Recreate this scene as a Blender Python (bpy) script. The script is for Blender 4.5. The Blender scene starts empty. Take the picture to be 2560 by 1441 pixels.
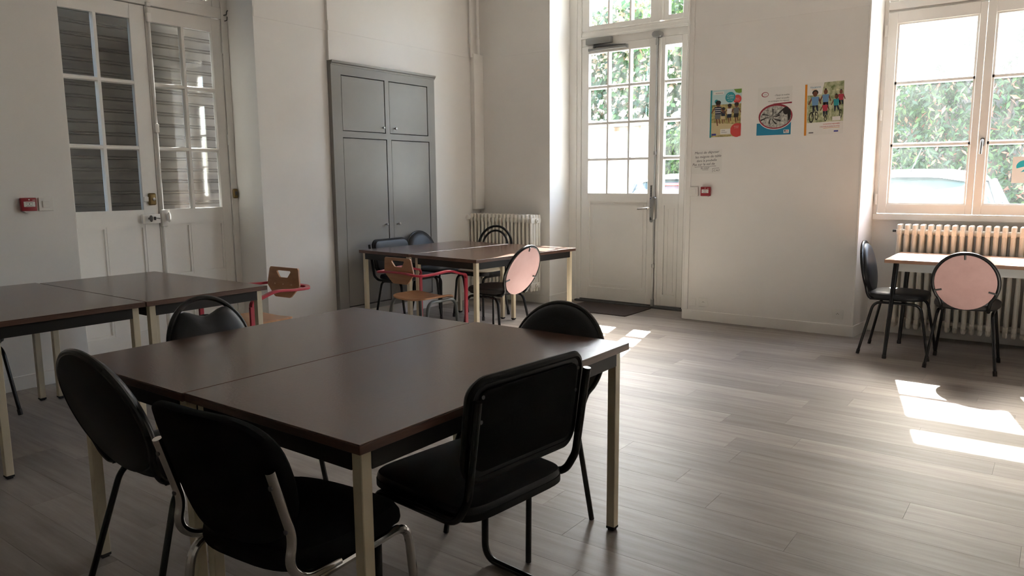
import bpy, bmesh, math, random
from mathutils import Vector, Matrix
random.seed(7)
scn = bpy.context.scene
C = scn.collection
PI = math.pi

# ------------------------------------------------------------------ camera
def cam_setup():
    f, pitch, yaw, roll = 1856.69, math.radians(-8.2226), math.radians(36.527), math.radians(-0.4344)
    fw = Vector((-math.sin(yaw)*math.cos(pitch), math.cos(yaw)*math.cos(pitch), math.sin(pitch)))
    rt = Vector((math.cos(yaw), math.sin(yaw), 0)); up = rt.cross(fw)
    r2 = rt*math.cos(roll) + up*math.sin(roll); u2 = -rt*math.sin(roll) + up*math.cos(roll)
    m = Matrix((r2, u2, -fw)).transposed().to_4x4(); m.translation = (5.4574, -6.7394, 1.3478)
    cd = bpy.data.cameras.new('camera'); cd.sensor_width = 36; cd.sensor_fit = 'HORIZONTAL'
    cd.lens = f/2560*36; cd.clip_start = 0.02; cd.clip_end = 300
    co = bpy.data.objects.new('camera', cd); C.objects.link(co); co.matrix_world = m
    scn.camera = co
cam_setup()
# ------------------------------------------------------------------ world, sun, exposure
SUN_DIR = Vector((-0.2287, 0.957, 1.0)).normalized()          # towards the sun
world = bpy.data.worlds.new('sky'); scn.world = world; world.use_nodes = True
wn = world.node_tree.nodes; wl = world.node_tree.links
wn.clear()
sky = wn.new('ShaderNodeTexSky'); sky.sky_type = 'NISHITA'; sky.sun_disc = False
sky.sun_elevation = math.asin(SUN_DIR.z); sky.sun_rotation = math.atan2(SUN_DIR.x, SUN_DIR.y)
sky.air_density = 1.0; sky.dust_density = 3.0; sky.ozone_density = 1.0
bgn = wn.new('ShaderNodeBackground'); bgn.inputs['Strength'].default_value = 0.8
won = wn.new('ShaderNodeOutputWorld')
wl.new(sky.outputs[0], bgn.inputs[0]); wl.new(bgn.outputs[0], won.inputs[0])
sl = bpy.data.lights.new('sun_offscreen', 'SUN'); sl.energy = 20.0; sl.angle = math.radians(0.53); sl.color = (1.0, 0.97, 0.92)
so = bpy.data.objects.new('sun_offscreen', sl); C.objects.link(so); so.rotation_euler = SUN_DIR.to_track_quat('Z', 'Y').to_euler(); so.location = (0, 10, 12)
scn.cycles.max_bounces = 14; scn.cycles.diffuse_bounces = 7      # daylight reaches the room mostly by bouncing off the sunlit floor
scn.view_settings.view_transform = 'Standard'; scn.view_settings.look = 'None'
scn.view_settings.exposure = 2.25; scn.view_settings.gamma = 1.0; scn.view_settings.use_curve_mapping = False

# ------------------------------------------------------------------ materials
M = {}
def lin(c):
    return tuple((v/255/12.92 if v/255 <= .04045 else ((v/255+.055)/1.055)**2.4) for v in c)
def mat(name, col, rough=.5, metal=0., spec=.5, var=0., vscale=(8,8,8), bump=0., bscale=60., col2=None, coat=0., rnd=0.):
    m = bpy.data.materials.new(name); m.use_nodes = True; nt = m.node_tree; n = nt.nodes; l = nt.links
    b = n['Principled BSDF']; b.inputs['Roughness'].default_value = rough; b.inputs['Metallic'].default_value = metal
    b.inputs['Specular IOR Level'].default_value = spec; b.inputs['Coat Weight'].default_value = coat
    b.inputs['Base Color'].default_value = (*col, 1)
    if var > 0 or bump > 0:
        tc = n.new('ShaderNodeTexCoord'); src = tc.outputs['Object']
        if rnd > 0:
            oi = n.new('ShaderNodeObjectInfo'); vm = n.new('ShaderNodeVectorMath'); vm.operation = 'MULTIPLY_ADD'
            cx = n.new('ShaderNodeCombineXYZ')
            for i in range(3): l.new(oi.outputs['Random'], cx.inputs[i])
            vm.inputs[1].default_value = (37, 53, 71); l.new(cx.outputs[0], vm.inputs[0]); l.new(src, vm.inputs[2]); src = vm.outputs[0]
    if var > 0:
        mp = n.new('ShaderNodeMapping'); mp.inputs['Scale'].default_value = vscale; l.new(src, mp.inputs[0])
        ns = n.new('ShaderNodeTexNoise'); ns.inputs['Scale'].default_value = 1; ns.inputs['Detail'].default_value = 6; ns.inputs['Roughness'].default_value = .6
        l.new(mp.outputs[0], ns.inputs['Vector'])
        rp = n.new('ShaderNodeValToRGB'); rp.color_ramp.elements[0].position = .3; rp.color_ramp.elements[1].position = .72
        c2 = col2 or tuple(min(1, v*(1+var)) for v in col); c1 = col if col2 else tuple(v*(1-var) for v in col)
        rp.color_ramp.elements[0].color = (*c1, 1); rp.color_ramp.elements[1].color = (*c2, 1)
        l.new(ns.outputs['Fac'], rp.inputs[0]); out = rp.outputs[0]
        if rnd > 0:
            mr = n.new('ShaderNodeMapRange'); mr.inputs[3].default_value = 1-rnd; mr.inputs[4].default_value = 1+rnd; l.new(oi.outputs['Random'], mr.inputs[0])
            mx = n.new('ShaderNodeMix'); mx.data_type = 'RGBA'; mx.blend_type = 'MULTIPLY'; mx.inputs[0].default_value = 1
            l.new(out, mx.inputs[6]); l.new(mr.outputs[0], mx.inputs[7]); out = mx.outputs[2]
        l.new(out, b.inputs['Base Color'])
    if bump > 0:
        n2 = n.new('ShaderNodeTexNoise'); n2.inputs['Scale'].default_value = bscale; n2.inputs['Detail'].default_value = 3; l.new(src, n2.inputs['Vector'])
        bp = n.new('ShaderNodeBump'); bp.inputs['Strength'].default_value = bump; bp.inputs['Distance'].default_value = .004
        l.new(n2.outputs['Fac'], bp.inputs['Height']); l.new(bp.outputs[0], b.inputs['Normal'])
    M[name] = m
    return m
def glass(name, dirt=.03, tint=(.96, .985, .98), streak=(6, 6, 6), lo=.35, hi=.75, dcol=(.8, .84, .84), base=0.):
    m = bpy.data.materials.new(name); m.use_nodes = True; nt = m.node_tree; n = nt.nodes; l = nt.links
    n.clear(); o = n.new('ShaderNodeOutputMaterial')
    tr = n.new('ShaderNodeBsdfTransparent'); tr.inputs[0].default_value = (*tint, 1)
    gl = n.new('ShaderNodeBsdfGlossy'); gl.inputs['Roughness'].default_value = .02; gl.inputs['Color'].default_value = (1, 1, 1, 1)
    fr = n.new('ShaderNodeFresnel'); ge = n.new('ShaderNodeNewGeometry'); ir = n.new('ShaderNodeMapRange'); ir.inputs[3].default_value = 1.5; ir.inputs[4].default_value = 1/1.5   # thin pane: same index for both faces
    l.new(ge.outputs['Backfacing'], ir.inputs[0]); l.new(ir.outputs[0], fr.inputs['IOR'])
    mm = n.new('ShaderNodeMath'); mm.operation = 'MULTIPLY'; mm.inputs[1].default_value = 1.1; l.new(fr.outputs[0], mm.inputs[0])
    m1 = n.new('ShaderNodeMixShader'); l.new(mm.outputs[0], m1.inputs[0]); l.new(tr.outputs[0], m1.inputs[1]); l.new(gl.outputs[0], m1.inputs[2])
    if dirt > 0 or base > 0:
        tl = n.new('ShaderNodeBsdfTranslucent'); tl.inputs[0].default_value = (*dcol, 1)
        tc = n.new('ShaderNodeTexCoord'); mp = n.new('ShaderNodeMapping'); mp.inputs['Scale'].default_value = streak; l.new(tc.outputs['Object'], mp.inputs[0])
        ns = n.new('ShaderNodeTexNoise'); ns.inputs['Scale'].default_value = 1; ns.inputs['Detail'].default_value = 5; l.new(mp.outputs[0], ns.inputs['Vector'])
        mr = n.new('ShaderNodeMapRange'); mr.inputs[1].default_value = lo; mr.inputs[2].default_value = hi; mr.inputs[3].default_value = base; mr.inputs[4].default_value = base+dirt
        l.new(ns.outputs['Fac'], mr.inputs[0])
        m2 = n.new('ShaderNodeMixShader'); l.new(mr.outputs[0], m2.inputs[0]); l.new(m1.outputs[0], m2.inputs[1]); l.new(tl.outputs[0], m2.inputs[2])
        l.new(m2.outputs[0], o.inputs[0])
    else:
        l.new(m1.outputs[0], o.inputs[0])
    M[name] = m

mat('wall_paint', (.815, .795, .765), .55, var=.03, vscale=(1.2, 1.2, 1.2), bump=.06, bscale=90)
mat('ceiling_paint', (.86, .845, .82), .8, var=.02, vscale=(1, 1, 1))
mat('white_paint', (.815, .795, .760), .38, var=.03, vscale=(3, 3, 3))
mat('cream_joinery', (.79, .765, .72), .35, var=.03, vscale=(3, 3, 3))
mat('white_plastic', (.78, .76, .72), .35)
mat('grey_paint', (.285, .275, .255), .30, var=.05, vscale=(2, 2, 2))
mat('plank', (.218, .190, .168), .41, col2=(.330, .296, .270), var=.2, vscale=(2.2, 26, 10), bump=.05, bscale=40, rnd=.20, spec=.24)
mat('subfloor', (.10, .085, .075), .8, var=.1)
mat('laminate', (.072, .036, .026), .21, col2=(.110, .057, .041), var=.3, vscale=(90, 4, 30), bump=.05, bscale=120, rnd=.06, spec=.62)
mat('laminate_edge', (.075, .034, .022), .4, col2=(.13, .062, .04), var=.3, vscale=(12, 12, 160))
mat('laminate_oak', (.30, .16, .10), .35, col2=(.42, .25, .17), var=.2, vscale=(5, 90, 30))
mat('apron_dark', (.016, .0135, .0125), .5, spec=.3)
mat('apron_white', (.55, .55, .52), .45)
mat('cream_metal', (.61, .535, .385), .38, var=.05, vscale=(20, 20, 4))
mat('black_metal', (.012, .012, .013), .26, spec=.4)
mat('black_rubber', (.015, .015, .015), .7)
mat('chrome', (.66, .65, .63), .14, metal=1.0)
mat('steel', (.45, .45, .44), .35, metal=1.0)
mat('black_vinyl', (.014, .015, .018), .40, bump=.12, bscale=220, spec=.32)
mat('black_fabric', (.013, .013, .014), .95, bump=.25, bscale=500, spec=.05)
mat('black_shell', (.013, .0125, .0125), .5, spec=.15)
mat('brown_seat', (.030, .024, .023), .6, bump=.15, bscale=300)
mat('pink_board', (.66, .42, .40), .75, col2=(.73, .50, .48), var=.2, vscale=(6, 6, 6), bump=.05)
mat('pink_worn', (.60, .375, .355), .75, col2=(.70, .46, .44), var=.2, vscale=(9, 9, 9), bump=.05)
mat('beech', (.38, .185, .085), .4, col2=(.50, .27, .14), var=.2, vscale=(6, 60, 30))
mat('beech_edge', (.62, .42, .25), .5)
mat('red_metal', (.42, .025, .050), .32)
mat('grey_metal', (.075, .085, .085), .4)
mat('wood_seat_pale', (.42, .33, .22), .45, var=.1, vscale=(30, 4, 4))
mat('shutter', (.036, .030, .025), .5, col2=(.115, .098, .080), var=.4, vscale=(8, 4, 14), rnd=.15)
mat('brass', (.20, .135, .055), .42, metal=.8)
mat('alu_grey', (.26, .255, .24), .42, metal=.3)
mat('dark_steel', (.10, .10, .10), .45, metal=.6)
mat('red_plastic', (.30, .016, .028), .35)
mat('black_print', (.02, .02, .02), .6)
mat('mat_fibre', (.045, .030, .025), .95, var=.4, vscale=(120, 120, 40), bump=.6, bscale=300)
mat('radiator_paint', (.72, .68, .60), .3)
mat('paper', (.78, .765, .73), .7)
mat('ink', (.03, .03, .035), .7)
mat('blue_sticker', (.01, .06, .22), .4)
glass('pane_clean', .012, streak=(14, 3, 3))
glass('pane_dull', .02, tint=(.85, .86, .85))
glass('pane_dirty', .011, streak=(5, 5, 3), base=.003, lo=.3, hi=.8)
glass('pane_hazy', .018, streak=(9, 9, 5), base=.016, lo=.3, hi=.8)

# ------------------------------------------------------------------ mesh helpers
def rot2(x, y, a):
    c, s = math.cos(a), math.sin(a); return x*c-y*s, x*s+y*c
class B:
    def __init__(s): s.bm = bmesh.new()
    def box(s, x0, x1, y0, y1, z0, z1, bev=0., seg=1):
        r = bmesh.ops.create_cube(s.bm, size=1)['verts']
        for v in r: v.co = ((x0+x1)/2+v.co.x*(x1-x0), (y0+y1)/2+v.co.y*(y1-y0), (z0+z1)/2+v.co.z*(z1-z0))
        if bev > 0:
            es = set(e for v in r for e in v.link_edges)
            bmesh.ops.bevel(s.bm, geom=list(es), offset=bev, segments=seg, profile=.5, affect='EDGES')
        return s
    def prism(s, poly, f, w0, w1, bev=0., seg=1):
        """poly: list of (u,v); f(u,v,w)->xyz; extruded from w0 to w1"""
        a = [s.bm.verts.new(f(u, v, w0)) for u, v in poly]; b = [s.bm.verts.new(f(u, v, w1)) for u, v in poly]
        n = len(poly); fs = [s.bm.faces.new(a[::-1]), s.bm.faces.new(b)]
        for i in range(n): fs.append(s.bm.faces.new((a[i], a[(i+1) % n], b[(i+1) % n], b[i])))
        if bev > 0:
            es = set(fs[0].edges) | set(fs[1].edges)
            bmesh.ops.bevel(s.bm, geom=list(es), offset=bev, segments=seg, profile=.5, affect='EDGES')
        return s
    def flat(s, poly, f, w):
        s.bm.faces.new([s.bm.verts.new(f(u, v, w)) for u, v in poly]); return s
    def ring(s, outer, inner, f, w0, w1):
        n = len(outer)
        V = [[s.bm.verts.new(f(u, v, w)) for u, v in p] for p, w in ((outer, w0), (outer, w1), (inner, w1), (inner, w0))]
        for k in range(4):
            A, Bq = V[k], V[(k+1) % 4]
            for i in range(n): s.bm.faces.new((A[i], A[(i+1) % n], Bq[(i+1) % n], Bq[i]))
        return s
    def tube(s, pts, r, seg=10, closed=False, cap=True, sq=None):
        P = [Vector(p) for p in pts]; n = len(P); rs = r if isinstance(r, (list, tuple)) else [r]*n
        T = []
        for i in range(n):
            if closed: t = P[(i+1) % n]-P[i-1]
            else: t = P[min(i+1, n-1)]-P[max(i-1, 0)]
            T.append(t.normalized())
        nrm = T[0].orthogonal().normalized() if sq is None else (Vector(sq[2])-T[0]*T[0].dot(Vector(sq[2]))).normalized()
        rings = []
        for i in range(n):
            if i: 
                q = T[i-1].rotation_difference(T[i]); nrm = q @ nrm
                if sq is not None and len(sq) > 3:
                    w = Vector(sq[2])-T[i]*T[i].dot(Vector(sq[2]))
                    if w.length > .05: nrm = w.normalized()
            nrm = (nrm-T[i]*nrm.dot(T[i])).normalized(); bn = T[i].cross(nrm)
            if sq is None: ring = [P[i]+(nrm*math.cos(2*PI*k/seg)+bn*math.sin(2*PI*k/seg))*rs[i] for k in range(seg)]
            else:
                a, b = sq[0], sq[1]; ch = min(a, b)*.35
                ring = [P[i]+nrm*u+bn*v for u, v in ((a, b-ch), (a-ch, b), (-a+ch, b), (-a, b-ch), (-a, -b+ch), (-a+ch, -b), (a-ch, -b), (a, -b+ch))]
            rings.append([s.bm.verts.new(v) for v in ring])
        m = len(rings[0])
        for i in range(n if closed else n-1):
            a, b = rings[i], rings[(i+1) % n]
            off = 0
            if closed and i == n-1 and sq is None:
                off = min(range(m), key=lambda o: (a[0].co-b[o].co).length)
            for k in range(m): s.bm.faces.new((a[k], a[(k+1) % m], b[(k+1+off) % m], b[(k+off) % m]))
        if cap and not closed: s.bm.faces.new(rings[0][::-1]); s.bm.faces.new(rings[-1])
        return s
    def loft(s, outline, f, secs, cap=True):
        """star-convex outline of (u,v); secs: list of (scale, w) or (scale_u, scale_v, w)"""
        rings = []
        for q in secs:
            su, sv, w = (q[0], q[0], q[1]) if len(q) == 2 else q
            rings.append([s.bm.verts.new(f(u*su, v*sv, w)) for u, v in outline])
        n = len(outline)
        for a, b in zip(rings, rings[1:]):
            for i in range(n): s.bm.faces.new((a[i], a[(i+1) % n], b[(i+1) % n], b[i]))
        if cap: s.bm.faces.new(rings[0][::-1]); s.bm.faces.new(rings[-1])
        return s
    def lathe(s, prof, org=(0, 0, 0), axis='z', seg=16):
        rings = []
        for r, h in prof:
            ring = []
            for k in range(seg):
                a = 2*PI*k/seg; u, v = r*math.cos(a), r*math.sin(a)
                p = {'z': (u, v, h), 'y': (u, h, v), 'x': (h, u, v)}[axis]
                ring.append(s.bm.verts.new((org[0]+p[0], org[1]+p[1], org[2]+p[2])))
            rings.append(ring)
        for a, b in zip(rings, rings[1:]):
            for i in range(seg): s.bm.faces.new((a[i], a[(i+1) % seg], b[(i+1) % seg], b[i]))
        s.bm.faces.new(rings[0][::-1]); s.bm.faces.new(rings[-1]); return s
    def mesh(s, name, smooth=True, ang=35):
        bmesh.ops.recalc_face_normals(s.bm, faces=s.bm.faces)
        me = bpy.data.meshes.new(name); s.bm.to_mesh(me); s.bm.free()
        if smooth:
            me.polygons.foreach_set('use_smooth', [True]*len(me.polygons)); me.set_sharp_from_angle(angle=math.radians(ang))
        return me
def obj(name, b, m, parent=None, label=None, smooth=True, cat=None, group=None, kind=None, ang=35):
    me = b.mesh(name, smooth, ang) if isinstance(b, B) else b
    if m is not None and not me.materials:
        for q in (m if isinstance(m, (list, tuple)) else [m]): me.materials.append(M[q])
    o = bpy.data.objects.new(name, me); C.objects.link(o)
    if parent: o.parent = parent
    if label: o['label'] = label
    if cat: o['category'] = cat
    if group: o['group'] = group
    if kind: o['kind'] = kind
    return o
def thing(name, label, cat, loc=(0, 0, 0), rz=0., group=None):
    o = bpy.data.objects.new(name, None); C.objects.link(o); o.empty_display_size = .1
    o.location = loc; o.rotation_euler = (0, 0, rz); o['label'] = label; o['category'] = cat
    if group: o['group'] = group
    return o
def struct(name, label=None, loc=(0, 0, 0)):
    o = bpy.data.objects.new(name, None); C.objects.link(o); o.location = loc; o['kind'] = 'structure'
    if label: o['label'] = label
    return o
def fillet(pts, rad, n=6):
    P = [Vector(p) for p in pts]; out = [P[0]]
    for i in range(1, len(P)-1):
        a, b, c = P[i-1], P[i], P[i+1]; r = rad[i-1] if isinstance(rad, (list, tuple)) else rad
        d1 = (a-b); d2 = (c-b); t = min(r, d1.length*.49, d2.length*.49)
        p1 = b+d1.normalized()*t; p2 = b+d2.normalized()*t
        for k in range(n+1):
            u = k/n; out.append(p1*(1-u)**2+b*2*u*(1-u)+p2*u*u)
    out.append(P[-1]); return out
def ellipse(a, b, n=40, p=2.):
    o = []
    for k in range(n):
        t = 2*PI*k/n; c, s = math.cos(t), math.sin(t)
        o.append((a*math.copysign(abs(c)**(2/p), c), b*math.copysign(abs(s)**(2/p), s)))
    return o
def rrect(w, h, r, n=6, cx=0, cy=0):
    o = []
    for sx, sy, a0 in ((1, 1, 0), (-1, 1, 90), (-1, -1, 180), (1, -1, 270)):
        for k in range(n+1):
            a = math.radians(a0+90*k/n); o.append((cx+sx*(w/2-r)+r*math.cos(a), cy+sy*(h/2-r)+r*math.sin(a)))
    return o
XY = lambda u, v, w: (u, v, w)
XZ = lambda u, v, w: (u, w, v)
YZ = lambda u, v, w: (w, u, v)

# ================================================================== ROOM SHELL
RX, RY, RZ = 7.6, -11.5, 3.7
# ---- floor: planks running along x
floor = struct('floor')
obj('subfloor', B().box(-.6, RX+.1, RY-.1, .5, -.12, -.012), 'subfloor', floor)
PW, PL = .182, 1.285
def plank_mesh(l):
    return B().box(0, l-.0004, 0, PW-.0004, -.012, 0, bev=.0006).mesh('plank', False)
full = plank_mesh(PL); full.materials.append(M['plank'])
rest = B(); cam = scn.camera; ci = cam.matrix_world.inverted(); fx = 1856.69
def in_view(x, y):
    v = ci @ Vector((x, y, 0))
    if v.z > -.3: return False
    px = 1280-fx*v.x/v.z; py = 720.5+fx*v.y/v.z
    return -80 < px < 2640 and -80 < py < 1530
nrow = int((.44-RY)/PW)+1; rnd = random.Random(3)
for j in range(nrow):
    y0 = .44-(j+1)*PW; x = -.02-rnd.random()*PL
    while x < RX:
        l = min(PL, RX-x); x1 = x+l; xs = max(x, -.02); ys = y0
        if x1-xs > .02:
            ymin = max(ys, RY); l2 = x1-xs
            vis = any(in_view(xs+l2*t, y0+PW*u) for t in (0, .33, .66, 1) for u in (0, 1)) and y0 > RY
            if vis:
                if abs(l2-PL) < 1e-6: o = obj('plank', full, None, floor)
                else: o = obj('plank', B().box(0, l2-.0004, 0, PW-.0004, -.012, 0, bev=.0006), 'plank', floor, smooth=False)
                o.location = (xs, y0, 0)
            else: rest.box(xs, xs+l2-.0012, ymin, y0+PW-.0012, -.012, 0)
        x = x1
o = obj('plank_field', rest, 'plank', floor, smooth=False); o['kind'] = 'stuff'
# ---- ceiling
o = obj('ceiling', B().box(-.6, RX+.2, RY-.2, .5, RZ, RZ+.15), 'ceiling_paint', kind='structure', smooth=False)
# ---- left wall (x=0)
DY0, DY1 = -4.405, -2.905         # glazed door opening
wl_ = B(); wl_.box(-.45, 0, RY, DY0, 0, RZ).box(-.45, 0, DY0, DY1, 3.42, RZ).box(-.45, 0, DY1, -2.156, 0, RZ)
wl_.box(-.45, .03, -2.156, -.778, 2.44, RZ).box(-.45, .03, -.778, 0, 0, RZ).box(-.45, .03, -2.156, -.778, 0, .11)
obj('wall_left', wl_, 'wall_paint', kind='structure', smooth=False)
# ---- back wall (y=0): radiator pier, door niche, poster pier, window niche, right part
OUT = .50
wb = B(); wb.box(-.45, .978, 0, OUT, 0, RZ).box(.978, 2.546, 0, OUT, 3.50, RZ).box(2.546, 4.0, 0, OUT, 0, RZ)
wb.prism([(4.0, 0), (4.0835, 0), (4.118, .34), (4.118, OUT), (4.0, OUT)], XY, 0, RZ)
WX1 = 5.60
wb.box(4.118, WX1, .39, OUT, 0, .985).box(4.0835, WX1, 0, OUT, 3.24, RZ)
wb.prism([(WX1, .34), (WX1+.035, 0), (RX+.2, 0), (RX+.2, OUT), (WX1, OUT)], XY, 0, RZ)
obj('wall_back', wb, 'wall_paint', kind='structure', smooth=False)
obj('wall_right', B().box(RX, RX+.2, RY, 0, 0, RZ), 'wall_paint', kind='structure', smooth=False)
obj('wall_front', B().box(-.45, RX+.2, RY-.2, RY, 0, RZ), 'wall_paint', kind='structure', smooth=False)
# ---- baseboards
HB = .096
def base(name, b): obj(name, b, 'white_paint', kind='structure', smooth=False)
base('baseboard_left', B().box(0, .012, RY, DY0, 0, HB, .003).box(0, .012, DY1, -2.157, 0, HB, .003).box(-.02, .012, DY1-.012, DY1, 0, HB, .003).box(.03, .042, -.777, 0, 0, HB, .003))
bb = B().box(.042, .990, -.012, 0, 0, HB, .003).box(.978, .990, 0, .40, 0, HB, .003).box(2.534, 4.0955, -.012, 0, 0, HB, .003)
bb.prism([(4.0835, 0), (4.0955, 0), (4.130, .39), (4.118, .39)], XY, 0, HB).box(4.118, WX1, .378, .39, 0, HB, .003).box(WX1+.035, RX, -.012, 0, 0, HB, .003)
base('baseboard_back', bb)
# ---- flat picture-rail bands on the walls
tb = B().box(0, .004, DY1+.006, -2.156, 2.698, 2.783).box(.03, .034, -2.152, -.18, 2.698, 2.783).box(0, .004, RY, DY0, 2.698, 2.783)
obj('trim_1', tb, 'wall_paint', kind='structure', smooth=False)
obj('trim_2', B().box(.14, .972, -.004, 0, 2.70, 2.785).box(2.60, 4.078, -.004, 0, 2.725, 2.818), 'wall_paint', kind='structure', smooth=False)
obj('trim_3', B().box(2.546, 2.590, -.010, 0, HB, 3.6, .002).box(2.534, 2.546, -.010, .02, HB, 3.6), 'white_paint', kind='structure', smooth=False)
obj('trim_4', B().box(.972, .986, -.006, .0, HB, 3.6, .002).box(4.072, 4.0885, -.006, .0, HB, 3.6, .002), 'white_paint', kind='structure', smooth=False)

# ================================================================== GLAZED DOUBLE DOOR IN LEFT WALL
gx = -.37
d = struct('door_2')
fr = B().box(gx-.05, gx+.012, DY0+.001, -4.335, 0, 3.42).box(gx-.05, gx+.012, -2.962, DY1-.001, 0, 3.42).box(gx-.05, gx+.012, -4.335, -2.962, 2.712, 2.80, .004).box(gx-.05, gx+.012, -4.335, -2.962, 3.34, 3.42)
obj('door_frame', fr, 'white_paint', d, smooth=False)
def muntin_bar(horizontal, a0, a1, c, w, plane, x0, x1):
    """bevelled glazing bar; plane 'x' -> runs in y/z at x0..x1 ; plane 'y' -> runs in x/z"""
    prof = [(-w/2, x0), (-w/2, x0+(x1-x0)*.45), (-w*.28, x1), (w*.28, x1), (w/2, x0+(x1-x0)*.45), (w/2, x0)]
    if plane == 'x':
        f = (lambda u, v, t: (v, t, c+u)) if horizontal else (lambda u, v, t: (v, c+u, t))
    else:
        f = (lambda u, v, t: (t, v, c+u)) if horizontal else (lambda u, v, t: (c+u, v, t))
    return B().prism(prof, f, a0, a1)
for (y0, y1, ga, gb, gm) in ((-4.333, -3.618, -4.241, -3.735, -3.9925), (-3.614, -2.965, -3.572, -3.052, -3.311)):
    lf = bpy.data.objects.new('door_leaf', None); C.objects.link(lf); lf.parent = d
    ZB, ZT, LT = 1.142, 2.595, 2.704
    st = B().box(gx-.04, gx, y0, ga, .01, LT, .002).box(gx-.04, gx, gb, y1, .01, LT, .002).box(gx-.04, gx, ga, gb, ZT, LT).box(gx-.04, gx, ga, gb, 1.02, ZB)
    st.box(gx-.04, gx, ga, gb, .01, .17).box(gx-.04, gx, gm-.04, gm+.04, .17, 1.02).box(gx-.04, gx, ga, gm-.04, .52, .60).box(gx-.04, gx, gm+.04, gb, .52, .60)
    obj('leaf_frame', st, 'white_paint', lf, smooth=False)
    for q0, q1 in ((ga, gm-.04), (gm+.04, gb)):
        for z0, z1 in ((.17, .52), (.60, 1.02)):
            obj('panel', B().box(gx-.032, gx-.016, q0, q1, z0, z1), 'white_paint', lf, smooth=False)
            ring = [(q0, z0), (q1, z0), (q1, z1), (q0, z1)]; inn = [(q0+.016, z0+.016), (q1-.016, z0+.016), (q1-.016, z1-.016), (q0+.016, z1-.016)]
            obj('moulding', B().ring(ring, inn, YZ, gx-.016, gx-.004), 'white_paint', lf, smooth=False)
    obj('muntin', muntin_bar(False, ZB, ZT, gm, .040, 'x', gx-.034, gx-.002), 'white_paint', lf, smooth=False)
    for zc in (1.622, 2.119):
        obj('muntin', muntin_bar(True, ga, gb, zc, .034, 'x', gx-.034, gx-.003), 'white_paint', lf, smooth=False)
    zs = [(ZB, 1.605), (1.639, 2.102), (2.136, ZT)]
    for q0, q1 in ((ga, gm-.018), (gm+.018, gb)):
        for z0, z1 in zs: obj('pane', B().box(gx-.026, gx-.022, q0-.004, q1+.004, z0-.004, z1+.004), 'pane_clean', lf, smooth=False)
# transom light above the leaves
for y0, y1 in ((-4.27, -3.66), (-3.61, -3.062)):
    obj('transom_frame', B().ring([(y0-.03, 2.80), (y1+.03, 2.80), (y1+.03, 3.34), (y0-.03, 3.34)], [(y0, 2.835), (y1, 2.835), (y1, 3.30), (y0, 3.30)], YZ, gx-.045, gx-.005), 'white_paint', d, smooth=False)
    obj('pane', B().box(gx-.03, gx-.026, y0, y1, 2.83, 3.305), 'pane_clean', d, smooth=False)
obj('transom_post', B().box(gx-.05, gx+.005, -3.66+.03, -3.61-.03+.03, 2.80, 3.34).box(gx-.05, gx+.002, -4.335, -4.30, 2.80, 3.34).box(gx-.05, gx+.002, -3.032, -2.962, 2.80, 3.34), 'white_paint', d, smooth=False)
# rod bolt (cremone) on the meeting stile
cr = B().tube([(gx+.016, -3.592, .06), (gx+.016, -3.592, 2.69)], .0095, 10)
obj('bolt_rod', cr, 'white_paint', d)
cg = B()
for z in (.35, .58, 1.78, 2.62): cg.box(gx, gx+.030, -3.609, -3.575, z-.035, z+.035, .006, 2)
cg.box(gx, gx+.034, -3.612, -3.560, 1.005, 1.14, .01, 2).box(gx, gx+.03, -3.61, -3.572, 2.70, 2.735, .006)
obj('bolt_case', cg, 'white_paint', d)
obj('bolt_knob', B().loft(ellipse(.012, .042, 20), lambda u, v, w: (gx+.034+w, -3.568+u, 1.08+v), [(.5, 0), (.7, .016), (1, .024), (.9, .036), (.3, .042)]), 'white_paint', d)
lk = obj('lock_case', B().box(gx, gx+.032, -3.765, -3.622, 1.035, 1.108, .004, 2), 'white_paint', d)
obj('lock_knob', B().lathe([(.009, 0), (.009, .02)], (gx+.032, -3.715, 1.074), 'x').loft(ellipse(.012, .026, 20), lambda u, v, w: (gx+.05+w, -3.715+u, 1.074+v), [(.4, 0), (1, .008), (1, .016), (.5, .024)]), 'dark_steel', lk)
obj('key', B().box(gx+.03, gx+.055, -3.676, -3.671, 1.060, 1.087).tube([(gx+.05, -3.673, 1.078), (gx+.058, -3.64, 1.071)], .003, 6), 'dark_steel', lk)
lt = obj('latch_lock', B().box(gx, gx+.026, -3.700, -3.640, 1.177, 1.272, .012, 3), 'brass', d, label='brass rim lock')
obj('keyhole_disc', B().lathe([(.011, 0), (.012, .004), (.006, .007)], (gx+.026, -3.662, 1.225), 'x'), 'steel', lt)
obj('latch_bolt', B().box(gx+.002, gx+.02, -3.735, -3.70, 1.205, 1.245, .003), 'white_plastic', lt)
kp = obj('frame_keep', B().box(gx+.012, gx+.036, -2.955, -2.912, 1.215, 1.297, .01, 3), 'brass', d, label='brass strike box')
obj('keep_socket', B().box(gx+.036, gx+.040, -2.944, -2.924, 1.24, 1.275, .003), 'dark_steel', kp)  # dark raised block stands in for the shaded opening of the keep
for z in (2.475, 1.715, .94): obj('hinge', B().tube([(gx+.010, -2.963, z-.045), (gx+.010, -2.963, z+.045)], .008, 10), 'white_paint', d)
obj('hook', B().tube(fillet([(gx+.012, -2.935, 2.745), (gx+.05, -2.935, 2.745), (gx+.055, -2.935, 2.77), (gx+.07, -2.935, 2.775)], .01), .005, 8).tube(fillet([(gx+.012, -2.93, 2.70), (gx+.045, -2.93, 2.70), (gx+.05, -2.93, 2.73)], .01), .004, 8), 'dark_steel', d)

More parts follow.
